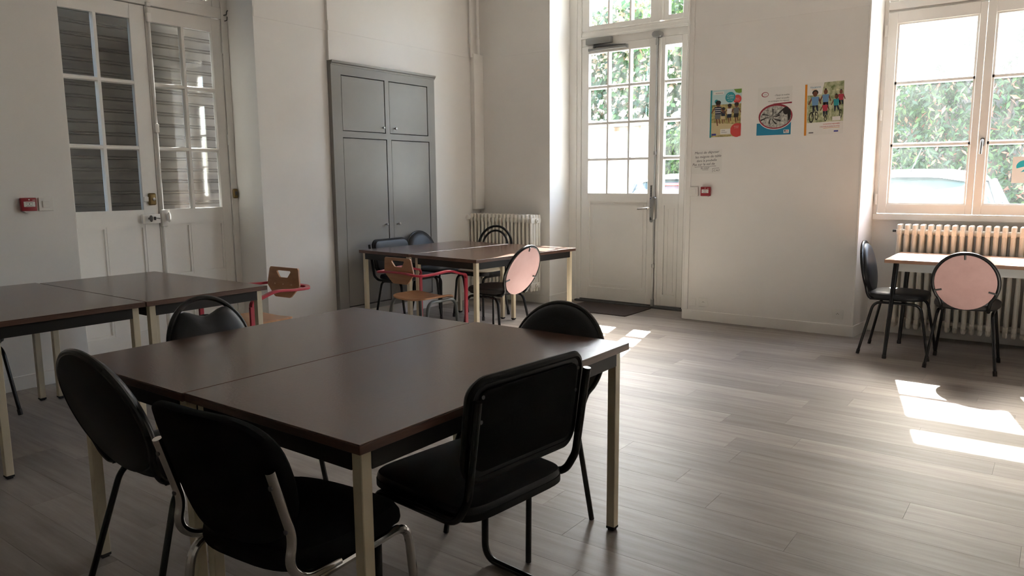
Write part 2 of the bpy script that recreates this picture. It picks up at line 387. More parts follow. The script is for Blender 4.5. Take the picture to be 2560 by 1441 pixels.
# roller shutter behind the glazed door, every slat its own piece
sh = thing('roller_shutter', 'grimy grey roller shutter of ribbed slats behind the glazed double door', 'shutter', (gx-.17, 0, 0))
slat_prof = [(0, .0), (.006, .004), (.006, .062), (.0, .066), (-.001, .070), (.006, .074), (.006, .080), (-.001, .084), (-.002, .0905), (-.010, .0905), (-.010, .0)]
sm = B().prism(slat_prof, lambda u, v, w: (u, w, v), -4.40, -2.91).mesh('slat', False); sm.materials.append(M['shutter'])
for k in range(36):
    o = obj('slat', sm, None, sh); o.location = (0, 0, .02+k*.0905)
obj('guide_rail', B().box(-.03, .03, -4.404, -4.375, 0, 3.42).box(-.03, .03, -2.935, -2.906, 0, 3.42), 'shutter', sh, smooth=False)
obj('shutter_box', B().box(-.08, .05, -4.40, -2.91, 3.20, 3.42), 'shutter', sh, smooth=False)

# ================================================================== BUILT-IN GREY CUPBOARD
cb = thing('built_in_cupboard', 'tall grey painted built-in cupboard with four flat doors', 'cupboard', (0, 0, 0))
c0, c1, cz0, cz1 = -2.1545, -.7795, .1105, 2.44
obj('carcass', B().box(-.34, -.32, c0, c1, cz0, cz1).box(-.34, .0, c0, c0+.01, cz0, cz1).box(-.34, .0, c1-.01, c1, cz0, cz1), 'grey_paint', cb, smooth=False)
f0, f1 = .0, .046
doors = [(-2.036, -1.497, 1.819, 2.317), (-1.436, -.890, 1.819, 2.317), (-2.036, -1.486, .165, 1.754), (-1.420, -.876, .165, 1.754)]
obj('stile', B().box(f0, f1, c0, -2.040, cz0, 2.40), 'grey_paint', cb, smooth=False)
obj('stile', B().box(f0, f1, -.872, c1, cz0, 2.40), 'grey_paint', cb, smooth=False)
obj('stile', B().box(f0, f1, -1.493, -1.440, 1.815, 2.321).box(f0, f1, -1.482, -1.424, .160, 1.758), 'grey_paint', cb, smooth=False)
obj('rail', B().box(f0, f1, -2.040, -.872, 2.321, 2.40), 'grey_paint', cb, smooth=False)
obj('rail', B().box(f0, f1, -2.040, -.872, 1.758, 1.815), 'grey_paint', cb, smooth=False)
obj('rail', B().box(f0, f1, -2.040, -.872, cz0, .160), 'grey_paint', cb, smooth=False)
obj('filler_strip', B().box(f0, f1, -.886, -.872, 1.815, 2.321), 'grey_paint', cb, smooth=False)
obj('cornice', B().prism([(.0, 2.40), (.052, 2.40), (.054, 2.412), (.064, 2.420), (.070, 2.438), (.0, 2.438)], lambda u, v, w: (u, w, v), c0, c1+.006), 'grey_paint', cb, smooth=False)
for (a, b_, z0, z1), (ky, kz) in zip(doors, ((-1.534, 1.869), (-1.372, 1.869), (-1.527, .930), (-1.355, .928))):
    dd = obj('cupboard_door', B().box(.022, .042, a+.003, b_-.003, z0+.003, z1-.003, .002), 'grey_paint', cb, smooth=False)
    obj('knob', B().lathe([(.006, 0), (.006, .012), (.012, .017), (.012, .028), (.008, .032)], (.042, ky, kz), 'x'), 'steel', dd)

# ================================================================== EXIT DOOR WITH SIDELIGHT AND TRANSOM
dy = .4275
d = struct('door_1')
FX0, FX1 = .979, 2.545
fb = B().box(FX0, 1.133, dy-.03, dy+.05, 0, 3.5).box(2.350, FX1, dy-.03, dy+.05, 0, 3.5)
fb.box(1.133, 2.350, dy-.022, dy+.05, 2.772, 2.845).box(1.133, 2.350, dy-.045, dy+.05, 2.845, 2.870, .004).box(1.133, 2.350, dy-.032, dy+.05, 2.870, 2.905, .004).box(1.133, 2.350, dy-.022, dy+.05, 2.905, 2.925)
fb.box(1.133, 2.350, dy-.02, dy+.05, 3.45, 3.5)
obj('door_frame', fb, 'cream_joinery', d, smooth=False)
fm = B().box(1.060, 1.078, dy-.040, dy-.03, 0, 3.5, .003).box(1.115, 1.133, dy-.038, dy-.03, 0, 3.5, .003).box(2.352, 2.366, dy-.038, dy-.03, 0, 3.5, .003)
obj('frame_moulding', fm, 'cream_joinery', d, smooth=False)
ZR = [(1.206, 1.553), (1.585, 1.936), (1.968, 2.318), (2.348, 2.688)]
def glazed_leaf(x0, x1, cols, zt, zrows, zbot, panel, name='door_leaf', yb=dy):
    lf = bpy.data.objects.new(name, None); C.objects.link(lf); lf.parent = d
    g0, g1 = cols[0][0], cols[-1][1]; g0z, g1z = zrows[0][0], zrows[-1][1]
    st = B().box(x0, g0, yb-.03, yb+.025, zbot, zt, .003).box(g1, x1, yb-.03, yb+.025, zbot, zt, .003).box(g0, g1, yb-.03, yb+.025, g1z, zt)
    if panel: st.box(g0, g1, yb-.03, yb+.025, panel[3], g0z).box(g0, g1, yb-.03, yb+.025, zbot, panel[2])
    else: st.box(g0, g1, yb-.03, yb+.025, zbot, g0z)
    obj('leaf_frame', st, 'cream_joinery', lf, smooth=False)
    if panel:
        obj('panel', B().box(g0, g1, yb-.012, yb+.012, panel[2], panel[3]), 'cream_joinery', lf, smooth=False)
        R0 = [(g0, panel[2]), (g1, panel[2]), (g1, panel[3]), (g0, panel[3])]
        def ins(t): return [(g0+t, panel[2]+t), (g1-t, panel[2]+t), (g1-t, panel[3]-t), (g0+t, panel[3]-t)]
        mo = B().ring(R0, ins(.022), XZ, yb-.034, yb-.012).ring(ins(.05), ins(.062), XZ, yb-.017, yb-.012)
        obj('moulding', mo, 'cream_joinery', lf, smooth=False)
    for (a, b_), (c, e) in zip(cols, cols[1:]): obj('muntin', muntin_bar(False, g0z, g1z, (b_+c)/2, c-b_+.014, 'y', yb+.02, yb-.027), 'cream_joinery', lf, smooth=False)
    for (a, b_), (c, e) in zip(zrows, zrows[1:]): obj('muntin', muntin_bar(True, g0, g1, (b_+c)/2, c-b_+.012, 'y', yb+.02, yb-.026), 'cream_joinery', lf, smooth=False)
    for a, b_ in cols:
        for c, e in zrows: obj('pane', B().box(a-.003, b_+.003, yb-.002, yb+.002, c-.003, e+.003), 'pane_clean', lf, smooth=False)
    return lf
C3 = [(1.222, 1.446), (1.468, 1.700), (1.722, 1.940)]
leaf = glazed_leaf(1.1355, 2.026, C3, 2.768, ZR, .022, (0, 0, .150, 1.140))
side = glazed_leaf(2.064, 2.348, [(2.112, 2.289)], 2.768, ZR, .022, (0, 0, .128, 1.105), 'sidelight')
TZ = [(2.975, 3.42)]
glazed_leaf(1.135, 2.045, [(1.226, 1.448), (1.470, 1.702), (1.726, 1.940)], 3.448, TZ, 2.928, None, 'transom_leaf')
glazed_leaf(2.075, 2.348, [(2.142, 2.292)], 3.448, TZ, 2.928, None, 'transom_leaf')
obj('transom_mullion', B().box(2.040, 2.082, dy-.045, dy-.005, 2.93, 3.45, .003), 'cream_joinery', d, smooth=False)
obj('meeting_strip', B().box(2.026, 2.064, dy-.02, dy+.025, .022, 2.768), 'cream_joinery', d, smooth=False)
obj('meeting_cover', B().box(2.044, 2.070, dy-.042, dy-.028, .022, 2.76, .003), 'cream_joinery', d, smooth=False)
obj('threshold', B().box(1.0785, 2.40, dy-.075, dy+.05, .0, .020, .003).box(1.133, 2.35, dy-.052, dy-.031, .018, .034, .002), 'dark_steel', d, smooth=False)
# panic bolt rod
rod = B().tube([(2.030, dy-.050, .03), (2.030, dy-.050, 2.77)], .0085, 10)
ro = obj('bolt_rod', rod, 'steel', d)
gd = B()
for z in (.45, 1.62): gd.box(2.016, 2.044, dy-.062, dy-.030, z-.02, z+.02, .006, 2)
gd.box(2.014, 2.046, dy-.064, dy-.030, .02, .10, .004).box(2.016, 2.042, dy-.062, dy-.030, 2.69, 2.755, .006, 2)
obj('rod_guide', gd, 'steel', ro)
obj('top_keep', B().prism(rrect(.105, .058, .024, 5, 2.035, 2.797), XZ, dy-.075, dy-.022, .004), 'steel', ro)
lc = obj('lock_plate', B().prism(rrect(.036, .25, .017, 5, 1.995, 1.03), XZ, dy-.044, dy-.030, .003), 'steel', d)
obj('bolt_gearbox', B().prism(rrect(.046, .24, .02, 5, 2.036, 1.055), XZ, dy-.085, dy-.040, .008, 2), 'steel', lc)
obj('lever_handle', B().tube(fillet([(1.999, dy-.044, 1.055), (1.999, dy-.095, 1.055), (1.95, dy-.100, 1.052), (1.862, dy-.096, 1.046)], .02), .0105, 10), 'chrome', lc)
obj('lock_cylinder', B().prism(rrect(.018, .034, .0085, 5, 1.995, .945), XZ, dy-.056, dy-.044), 'dark_steel', lc)
kp = obj('door_label', B().box(1.975, 1.997, dy-.034, dy-.030, 1.165, 1.292, .001), 'alu_grey', d, smooth=False)
for k in range(6): obj('label_mark', B().box(1.980, 1.990, dy-.0352, dy-.034, 1.185+k*.017, 1.193+k*.017), 'ink', kp, smooth=False)
obj('blue_sticker', B().box(1.973, 1.995, dy-.0335, dy-.030, 1.125, 1.160), 'blue_sticker', d, smooth=False)
# door closer
cl = thing('door_closer', 'grey box-shaped door closer with folded arm on top of the exit door', 'door closer', (0, 0, 0))
obj('closer_body', B().box(1.205, 1.512, dy-.075, dy-.0225, 2.778, 2.84, .006, 2), 'alu_grey', cl)
obj('slide_rail', B().box(1.235, 1.690, dy-.062, dy-.030, 2.712, 2.735, .003).box(1.232, 1.240, dy-.063, dy-.030, 2.710, 2.737).box(1.682, 1.694, dy-.064, dy-.030, 2.708, 2.740), 'alu_grey', cl)
obj('closer_arm', B().prism([(1.285, 2.742), (1.30, 2.768), (1.33, 2.772), (1.675, 2.745), (1.675, 2.738), (1.33, 2.750)], XZ, dy-.056, dy-.044).tube([(1.30, dy-.05, 2.735), (1.30, dy-.05, 2.78)], .010, 10), 'dark_steel', cl)

# ================================================================== WINDOW
wy = .39
w = struct('window_1')
cream = 'cream_joinery'
wf = B().box(4.119, 4.150, wy-.03, wy+.05, .9855, 3.24).box(5.568, 5.5995, wy-.03, wy+.05, .9855, 3.24).box(4.150, 5.568, wy-.02, wy+.05, 2.718, 2.775).box(4.150, 5.568, wy-.02, wy+.05, 3.19, 3.24).box(4.150, 5.568, wy-.02, wy+.05, .9855, 1.040)
obj('window_frame', wf, cream, w, smooth=False)
obj('window_sill', B().box(4.1185, 5.5995, wy-.045, wy+.0, .990, 1.042, .004), cream, w, smooth=False)
obj('transom_rail', B().box(4.150, 5.568, wy-.045, wy-.02, 2.735, 2.80, .004), cream, w, smooth=False)
def casement(x0, x1, g0, g1, z0, z1, rows, mats, name='casement'):
    lf = bpy.data.objects.new(name, None); C.objects.link(lf); lf.parent = w
    ya, yb = wy-.045, wy+.012
    st = B().box(x0, g0, ya, yb, z0, z1, .004).box(g1, x1, ya, yb, z0, z1, .004).box(g0, g1, ya, yb, z0, rows[0][0]).box(g0, g1, ya, yb, rows[-1][1], z1)
    obj('sash_frame', st, cream, lf, smooth=False)
    R0 = [(g0, rows[0][0]), (g1, rows[0][0]), (g1, rows[-1][1]), (g0, rows[-1][1])]
    t = .014; R1 = [(g0+t, rows[0][0]+t), (g1-t, rows[0][0]+t), (g1-t, rows[-1][1]-t), (g0+t, rows[-1][1]-t)]
    obj('glazing_bead', B().ring(R0, R1, XZ, wy-.03, wy-.008), cream, lf, smooth=False)
    for (a, b_), (c, e) in zip(rows, rows[1:]): obj('muntin', muntin_bar(True, g0, g1, (b_+c)/2, c-b_+.004, 'y', wy+.005, wy-.030), cream, lf, smooth=False)
    for (c, e), mm in zip(rows, mats): obj('pane', B().box(g0-.002, g1+.002, wy-.006, wy-.002, c-.002, e+.002), mm, lf, smooth=False)
    return lf
WR = [(1.124, 1.603), (1.637, 2.119), (2.153, 2.622)]
PM = ['pane_dirty', 'pane_dirty', 'pane_hazy']
ca = casement(4.154, 4.857, 4.226, 4.808, 1.047, 2.712, WR, PM)
cbm = casement(4.861, 5.564, 4.922, 5.492, 1.047, 2.712, WR, PM)
casement(4.154, 4.857, 4.226, 4.808, 2.802, 3.188, [(2.830, 3.10)], ['pane_dirty'], 'transom_sash')
casement(4.861, 5.564, 4.922, 5.492, 2.802, 3.188, [(2.830, 3.10)], ['pane_dirty'], 'transom_sash')
for z in (2.567, 1.875, 1.166): obj('hinge', B().tube([(4.142, wy-.052, z-.045), (4.142, wy-.052, z+.045)], .009, 10).box(4.140, 4.156, wy-.05, wy-.044, z-.03, z+.03), 'white_plastic', ca)
hd = obj('handle_plate', B().prism(rrect(.030, .068, .012, 5, 4.893, 1.625), XZ, wy-.052, wy-.045), 'steel', cbm)
obj('window_handle', B().tube(fillet([(4.893, wy-.05, 1.64), (4.893, wy-.092, 1.64), (4.889, wy-.096, 1.53)], .02), .010, 10), 'steel', hd)
# sheet stuck on the right casement pane
nt = thing('window_notice', 'white sheet with turquoise logo taped to the lower window pane', 'notice', (0, 0, 0))
obj('sheet', B().box(5.105, 5.402, wy-.0125, wy-.0115, 1.300, 1.505), 'paper', nt, smooth=False)
mat('teal_print', lin((40, 175, 190)), .6)
obj('logo', B().flat([(5.135+.06*math.cos(a)+.055, 1.43+.048*math.sin(a)) for a in [math.radians(x) for x in range(20, 215, 15)]], XZ, wy-.0128).flat([(5.16, 1.385), (5.27, 1.405), (5.27, 1.43), (5.20, 1.42)], XZ, wy-.0128), 'teal_print', nt, smooth=False)

# ================================================================== RADIATORS
def radiator(name, label, x0, n, pitch, yf, yb, zb, zt, ncol):
    t = thing(name, label, 'radiator', (0, 0, 0))
    b = B(); dep = yb-yf; cw = dep/ncol; tw = pitch*(.64 if ncol == 3 else .56)
    for k in range(ncol):
        yc = yf+cw*(k+.5); r = cw*.40
        prof = [(tw/2*math.cos(a), r*math.sin(a)) for a in [2*PI*i/10 for i in range(10)]]
        b.loft(prof, lambda u, v, w, yc=yc: (u, yc+v, w), [(.6, zb), (.92, zb+.008), (1, zb+.02), (1, zt-.02), (.92, zt-.006), (.55, zt)])
    for z0, z1 in ((zb+.035, zb+.095), (zt-.095, zt-.035)):
        b.prism(rrect(dep*.94, z1-z0, .02, 4, (yf+yb)/2, (z0+z1)/2), YZ, -pitch*.30, pitch*.30, .004)
        b.lathe([(.022, -pitch*.5), (.022, pitch*.5)], (0, (yf+yb)/2, (z0+z1)/2), 'x', 12)
    me = b.mesh('section'); me.materials.append(M['radiator_paint'])
    for i in range(n):
        o = obj('section', me, None, t); o.location = (x0+pitch*(i+.5), 0, 0)
    return t
r1 = radiator('column_radiator', 'white cast-iron radiator with slim columns beside the exit door niche', .044, 17, .0510, -.240, -.040, .150, .985, 4)
obj('valve', B().tube([(.052, -.14, .92), (.044, -.14, .92)], .016, 10), 'white_plastic', r1)
for x_ in (.2, .75):
    for z_ in (.80, .25): obj('bracket', B().box(x_, x_+.02, -.05, 0, z_, z_+.03), 'white_plastic', r1)
for z in (.92, .215): obj('end_plug', B().lathe([(.026, 0), (.026, .006), (.014, .008), (.012, .016)], (.911, -.14, z), 'x', 14), 'radiator_paint', r1)
hv = obj('thermostat_head', B().lathe([(.012, 0), (.012, .010), (.024, .012), (.026, .05), (.020, .058)], (.043, -.285, .945), 'y', 14), 'white_plastic', r1)
r2 = radiator('tube_radiator', 'cream tubular radiator below the window behind the small table', 4.335, 21, .0570, .170, .330, .085, .965, 3)
for x_ in (4.5, 5.3):
    for z_ in (.80, .20): obj('bracket', B().box(x_, x_+.02, .325, .39, z_, z_+.03), 'white_plastic', r2)
obj('bleed_valve', B().lathe([(.010, -.03), (.012, -.028), (.012, 0)], (4.335, .25, .905), 'x', 10), 'dark_steel', r2)
obj('feed_pipe', B().tube(fillet([(4.35, .25, .14), (4.30, .25, .14), (4.30, .25, .005)], .03), .011, 10), 'radiator_paint', r2)
obj('feed_pipe', B().tube(fillet([(.06, -.14, .20), (.068, -.14, .005)], .01), .010, 10), 'white_plastic', r1)

# pipes and casing in the corner
cz = thing('pipe_casing', 'narrow white pipe casing running up the room corner', 'casing', (0, 0, 0))
obj('casing', B().box(.031, .088, -.165, -.001, 1.03, 2.742, .006, 2), 'white_paint', cz)
for (x, y) in ((.062, -.19), (.075, -.075)):
    p = obj('heating_pipe', B().tube(fillet([(x, y+.01, 2.70), (x, y+.005, 2.80), (x, y, 2.90), (x, y, RZ)], .03), .014, 10), 'white_paint', label='white heating pipe above the corner casing, ' + ('the one against the cupboard wall' if y < -.1 else 'the one against the radiator wall'), cat='pipe')
    obj('pipe_sleeve', B().lathe([(.017, 2.84), (.018, 2.845), (.018, 2.90), (.016, 2.91)], (x, y, 0), 'z', 12), 'white_paint', p)

# ================================================================== WALL FITTINGS
def socket(loc, label):
    t = thing('power_socket', label, 'socket', loc)
    f = obj('cover_plate', B().prism(rrect(.092, .086, .004, 3), XZ, -.010, -.0002, .003), 'white_plastic', t)
    obj('insert', B().ring(ellipse(.020, .020, 24), ellipse(.0165, .0165, 24), XZ, -.0135, -.010).prism(rrect(.05, .05, .003, 2), XZ, -.0115, -.009), 'white_plastic', t)
    obj('contact_hole', B().flat([(-.008+.0028*math.cos(a), .002+.0028*math.sin(a)) for a in [k*PI/4 for k in range(8)]], XZ, -.0118).flat([(.008+.0028*math.cos(a), .002+.0028*math.sin(a)) for a in [k*PI/4 for k in range(8)]], XZ, -.0118).flat([(.003*math.cos(a), .008+.003*math.sin(a)) for a in [k*PI/4 for k in range(8)]], XZ, -.0118), 'dark_steel', t, smooth=False)  # flat dark discs paint the shade inside the pin holes
socket((2.750, 0, .180), 'glossy white power socket beside the blank cover plate')
socket((3.961, 0, .187), 'matt white power socket low on the wall at the window niche corner')
bp = thing('blank_cover', 'flush blank cover plate low on the wall beside the exit door', 'cover plate', (2.635, 0, .173))
obj('cover_plate', B().prism(rrect(.078, .076, .004, 3), XZ, -.005, -.0002, .002), 'wall_paint', bp)
def switch(loc, rz, label):
    t = thing('light_switch', label, 'switch', loc, rz)
    obj('cover_plate', B().prism(rrect(.090, .088, .004, 3), XZ, -.012, -.0002, .003), 'white_plastic', t)
    obj('rocker', B().prism(rrect(.046, .046, .002, 2), lambda u, v, w: (u, w-(v+.023)*.05, v), -.0145, -.010, .0015), 'white_plastic', t)
switch((2.623, 0, 1.234), 0, 'square white light switch beside the exit door')
switch((0, -4.585, 1.217), PI/2, 'square white light switch beside the glazed double door')
def call_point(loc, rz, label):
    t = thing('fire_call_point', label, 'alarm', loc, rz)
    obj('housing', B().prism(rrect(.092, .086, .006, 3), XZ, -.034, -.0002, .005, 2), 'red_plastic', t)
    obj('lower_lip', B().prism([(-.036, -.043), (.036, -.043), (.022, -.052), (-.022, -.052)], XZ, -.03, -.004), 'white_plastic', t)
    pl = obj('press_plate', B().prism(rrect(.066, .034, .002, 2, 0, .002), XZ, -.0362, -.034), 'white_plastic', t)
    obj('arrow_mark', B().flat([(.0035*math.cos(a), .003+.0035*math.sin(a)) for a in [k*PI/4 for k in range(8)]], XZ, -.0365).flat([(-.018, .005), (-.012, .003), (-.018, .001)], XZ, -.0365).flat([(.018, .005), (.018, .001), (.012, .003)], XZ, -.0365), 'ink', pl, smooth=False)
    obj('text_line', B().box(-.022, .022, -.0365, -.0362, .0115, .0135).box(-.016, .016, -.0365, -.0362, -.0075, -.006).box(-.022, .022, -.0365, -.0362, -.012, -.0105), 'ink', pl, smooth=False)
    obj('indicator', B().lathe([(.004, -.0355), (.004, -.034)], (0, 0, .031), 'y', 10).box(.02, .036, -.0345, -.034, .026, .029), 'white_plastic', t)
call_point((2.746, 0, 1.235), 0, 'red fire alarm call point beside the exit door switch')
call_point((0, -4.694, 1.218), PI/2, 'red fire alarm call point beside the glazed double door switch')

# door mat
obj('door_mat', B().prism([(1.235, -.235), (2.035, -.235), (2.045, .325), (1.245, .325)], XY, .0002, .010, .003), 'mat_fibre', label='dark brown ribbed doormat in front of the exit door', cat='doormat')

# ================================================================== POSTERS AND NOTE (flat prints)
def text_mesh(body, size, align='LEFT', shear=0.):
    cu = bpy.data.curves.new('t', 'FONT'); cu.body = body; cu.size = size; cu.align_x = align; cu.shear = shear; cu.resolution_u = 2
    to = bpy.data.objects.new('t', cu); C.objects.link(to)
    bpy.context.view_layer.update()
    me = bpy.data.meshes.new_from_object(to.evaluated_get(bpy.context.evaluated_depsgraph_get())); me.name = 'lettering'
    bpy.data.objects.remove(to); bpy.data.curves.remove(cu)
    me.materials.clear()
    return me
def text(body, size, u, v, m, parent, dep=.0022, align='LEFT', sx=1., shear=0., tilt=0., name='lettering'):
    me = text_mesh(body, size, align, shear); o = obj(name, me, m, parent)
    o.rotation_euler = (PI/2, -tilt, 0); o.location = (u, -dep, v); o.scale = (sx, 1, 1); return o
def fl(name, polys, m, parent, dep):
    for p in polys: obj(name, B().flat(p, XZ, -dep), m, parent, smooth=False)
def circ(cu, cv, r, n=24, rv=None, a0=0, a1=360): 
    return [(cu+r*math.cos(math.radians(a0+(a1-a0)*k/n)), cv+(rv or r)*math.sin(math.radians(a0+(a1-a0)*k/n))) for k in range(n+(0 if a1-a0 == 360 else 1))]
def rc(u0, u1, v0, v1): return [(u0, v0), (u1, v0), (u1, v1), (u0, v1)]
for nme, c in dict(teal=(45, 150, 160), coral=(205, 75, 70), orange=(225, 145, 45), leafgreen=(120, 160, 70), skyprint=(190, 215, 215), navy=(40, 50, 70), skin=(120, 75, 55), sand=(205, 190, 150), crimson=(150, 45, 60), cyan=(35, 130, 165), violet=(70, 70, 150), shirtblue=(110, 150, 190), shirtred=(180, 60, 80), dark=(45, 40, 38), greyink=(110, 110, 112), olive=(130, 140, 70)).items():
    mat('print_'+nme, lin(c), .5)
mat('print_field', lin((95, 95, 50)), .5, col2=lin((225, 205, 140)), var=.3, vscale=(26, 26, 40))
mat('print_trees', lin((85, 105, 45)), .5, col2=lin((225, 225, 190)), var=.3, vscale=(24, 24, 24))
mat('print_sketch', lin((225, 225, 215)), .5, col2=lin((70, 66, 62)), var=.3, vscale=(45, 45, 45))
def poster(loc, w, h, label):
    t = thing('poster', label, 'poster', loc)
    obj('sheet', B().box(-w/2, w/2, -.0012, -.0003, 0, h), 'paper', t, smooth=False); return t
def runner(t, u, v, s, shirt, short, dep, hair='print_dark'):
    fl('printed_figure', [circ(u, v+.145*s, .022*s, 14, .026*s)], 'print_skin', t, dep)
    fl('printed_figure', [circ(u, v+.158*s, .026*s, 14, .020*s)], hair, t, dep+.0002)
    fl('printed_figure', [[(u-.034*s, v+.12*s), (u+.03*s, v+.12*s), (u+.026*s, v+.055*s), (u-.026*s, v+.052*s)]], shirt, t, dep)
    fl('printed_figure', [[(u-.026*s, v+.055*s), (u+.028*s, v+.055*s), (u+.022*s, v+.012*s), (u-.03*s, v+.012*s)]], short, t, dep+.0002)
    fl('printed_figure', [[(u-.02*s, v+.014*s), (u-.004*s, v+.014*s), (u+.004*s, v-.05*s), (u-.006*s, v-.05*s)], [(u+.004*s, v+.014*s), (u+.018*s, v+.014*s), (u+.026*s, v-.03*s), (u+.018*s, v-.034*s)],
        [(u-.034*s, v+.118*s), (u-.026*s, v+.105*s), (u-.062*s, v+.062*s), (u-.066*s, v+.07*s)], [(u+.03*s, v+.118*s), (u+.024*s, v+.105*s), (u+.048*s, v+.06*s), (u+.056*s, v+.066*s)]], 'print_skin', t, dep)
# poster 1: holiday camps
p = poster((2.907, 0, 1.728), .294, .428, 'poster of running children with teal and coral circles')
fl('printed_photo', [rc(-.132, .142, .005, .295)], 'print_field', p, .0015); fl('printed_sky', [rc(-.132, .142, .295, .424)], 'print_skyprint', p, .0015)
fl('printed_ground', [[(-.132, .02), (.142, .02), (.142, .11), (-.132, .135)]], 'print_sand', p, .0017)
fl('printed_band', [rc(-.147, -.132, 0, .428)], 'print_teal', p, .0015)
fl('printed_circle', [circ(.04, .355, .047, 28)], 'print_teal', p, .0019)
fl('printed_circle', [circ(.105, .335, .038, 24)], 'print_coral', p, .0018)
fl('printed_circle', [[(.07, .424), (.142, .424), (.142, .39), (.12, .385), (.09, .395)]], 'print_leafgreen', p, .0018)
fl('printed_circle', [[(.147, .01), (.147, .125)]+circ(.110, .06, .062, 16, None, 60, 275)], 'print_coral', p, .0019)
fl('printed_circle', [circ(-.09, .325, .017, 18)], 'print_teal', p, .0018)
fl('printed_label', [rc(-.045, .05, .028, .075)], 'paper', p, .0021); fl('printed_label', [rc(-.120, .0-.02, .385, .412)], 'paper', p, .0018)
fl('printed_label', [rc(-.128, -.085, .018, .036)], 'print_violet', p, .0019)
runner(p, -.072, .155, 1.0, 'print_navy', 'print_greyink', .0020); runner(p, .036, .165, .75, 'paper', 'print_navy', .0020); runner(p, .100, .165, .8, 'print_greyink', 'print_dark', .0020); runner(p, -.022, .155, .65, 'print_navy', 'print_sand', .0018)
fl('printed_stripe', [rc(-.102, -.046, .258, .263), rc(-.100, -.047, .240, .245), rc(-.099, -.047, .222, .227)], 'paper', p, .0023)
text('Colos', .026, .04, .362, 'paper', p, .0023, 'CENTER'); text('été 2025', .018, .04, .343, 'paper', p, .0023, 'CENTER'); text('6-17 ans', .013, .04, .325, 'paper', p, .0023, 'CENTER')
text('vacances', .020, -.100, .392, 'print_greyink', p, .0023)
text('Séjours', .012, .105, .338, 'paper', p, .0023, 'CENTER'); text('en France', .011, .105, .324, 'paper', p, .0023, 'CENTER')
text('Inscriptions', .010, .105, .092, 'paper', p, .0023, 'CENTER'); text('en mairie', .010, .105, .078, 'paper', p, .0023, 'CENTER')
fl('text_line', [rc(-.035, .0, .064, .066), rc(-.035, .0, .056, .058), rc(-.035, .02, .046, .048), rc(-.035, .015, .039, .041)], 'print_greyink', p, .0023)
# poster 2: wheel
p = poster((3.345, 0, 1.730), .298, .412, 'poster with a red ringed wheel drawing over a blue base')
fl('printed_base', [rc(-.149, .149, .0, .105)], 'print_cyan', p, .0015)
fl('printed_swoosh', [circ(.012, .158, .152, 40, .112)], 'paper', p, .0016)
fl('printed_ring', [circ(.012, .160, .147, 44, .108)], 'print_crimson', p, .0017)
fl('printed_ring', [circ(.012, .157, .134, 44, .094)], 'print_sketch', p, .0018)
fl('printed_ring', [[(-.02, .270), (.149, .278), (.149, .265), (.03, .262)]], 'print_crimson', p, .0017)
hub = (-.02, .155)
for a, L, wd in ((75, .085, .011), (150, .09, .011), (188, .10, .012), (245, .07, .011), (292, .085, .012), (325, .09, .013), (8, .075, .014), (28, .13, .013)):
    ca_, sa_ = math.cos(math.radians(a)), math.sin(math.radians(a)); c2, s2 = math.cos(math.radians(a+12)), math.sin(math.radians(a+12))
    e = (hub[0]+L*c2, hub[1]+L*s2*.85); m_ = (hub[0]+.5*L*ca_, hub[1]+.5*L*sa_*.85)
    nx, ny = -sa_, ca_
    fl('printed_spoke', [[hub, (m_[0]-nx*wd*.4, m_[1]-ny*wd*.4), (e[0]-nx*wd, e[1]-ny*wd), (e[0]+nx*wd*.2, e[1]+ny*wd*.2), (m_[0]+nx*wd*.3, m_[1]+ny*wd*.3)]], 'print_dark', p, .0020)
fl('printed_shape', [circ(.102, .205, .026, 18, .034), circ(.13, .17, .014, 12, .05)], 'print_dark', p, .0019)
text("L'Équipe de mobilité", .019, .125, .335, 'print_dark', p, .0020, 'RIGHT', .8, .3)
text('pour accueillir', .021, .125, .308, 'print_dark', p, .0020, 'RIGHT', .9, .2); text('et accompagner les soignants', .0185, .125, .287, 'print_dark', p, .0020, 'RIGHT', .82, .2)
b = B(); b.ring(circ(-.085, .352, .031, 24, .022), circ(-.083, .352, .025, 24, .017), XZ, -.0018, -.0016); obj('printed_emblem', b, 'print_crimson', p)
text('CCAS', .012, -.100, .347, 'print_dark', p, .0020)
fl('printed_label', [rc(.088, .134, .012, .042)], 'paper', p, .0017); fl('printed_label', [rc(.094, .106, .026, .038)], 'print_navy', p, .0019); fl('printed_label', [rc(.114, .122, .026, .038)], 'print_coral', p, .0019); fl('text_line', [rc(.094, .126, .017, .021)], 'print_greyink', p, .0019)
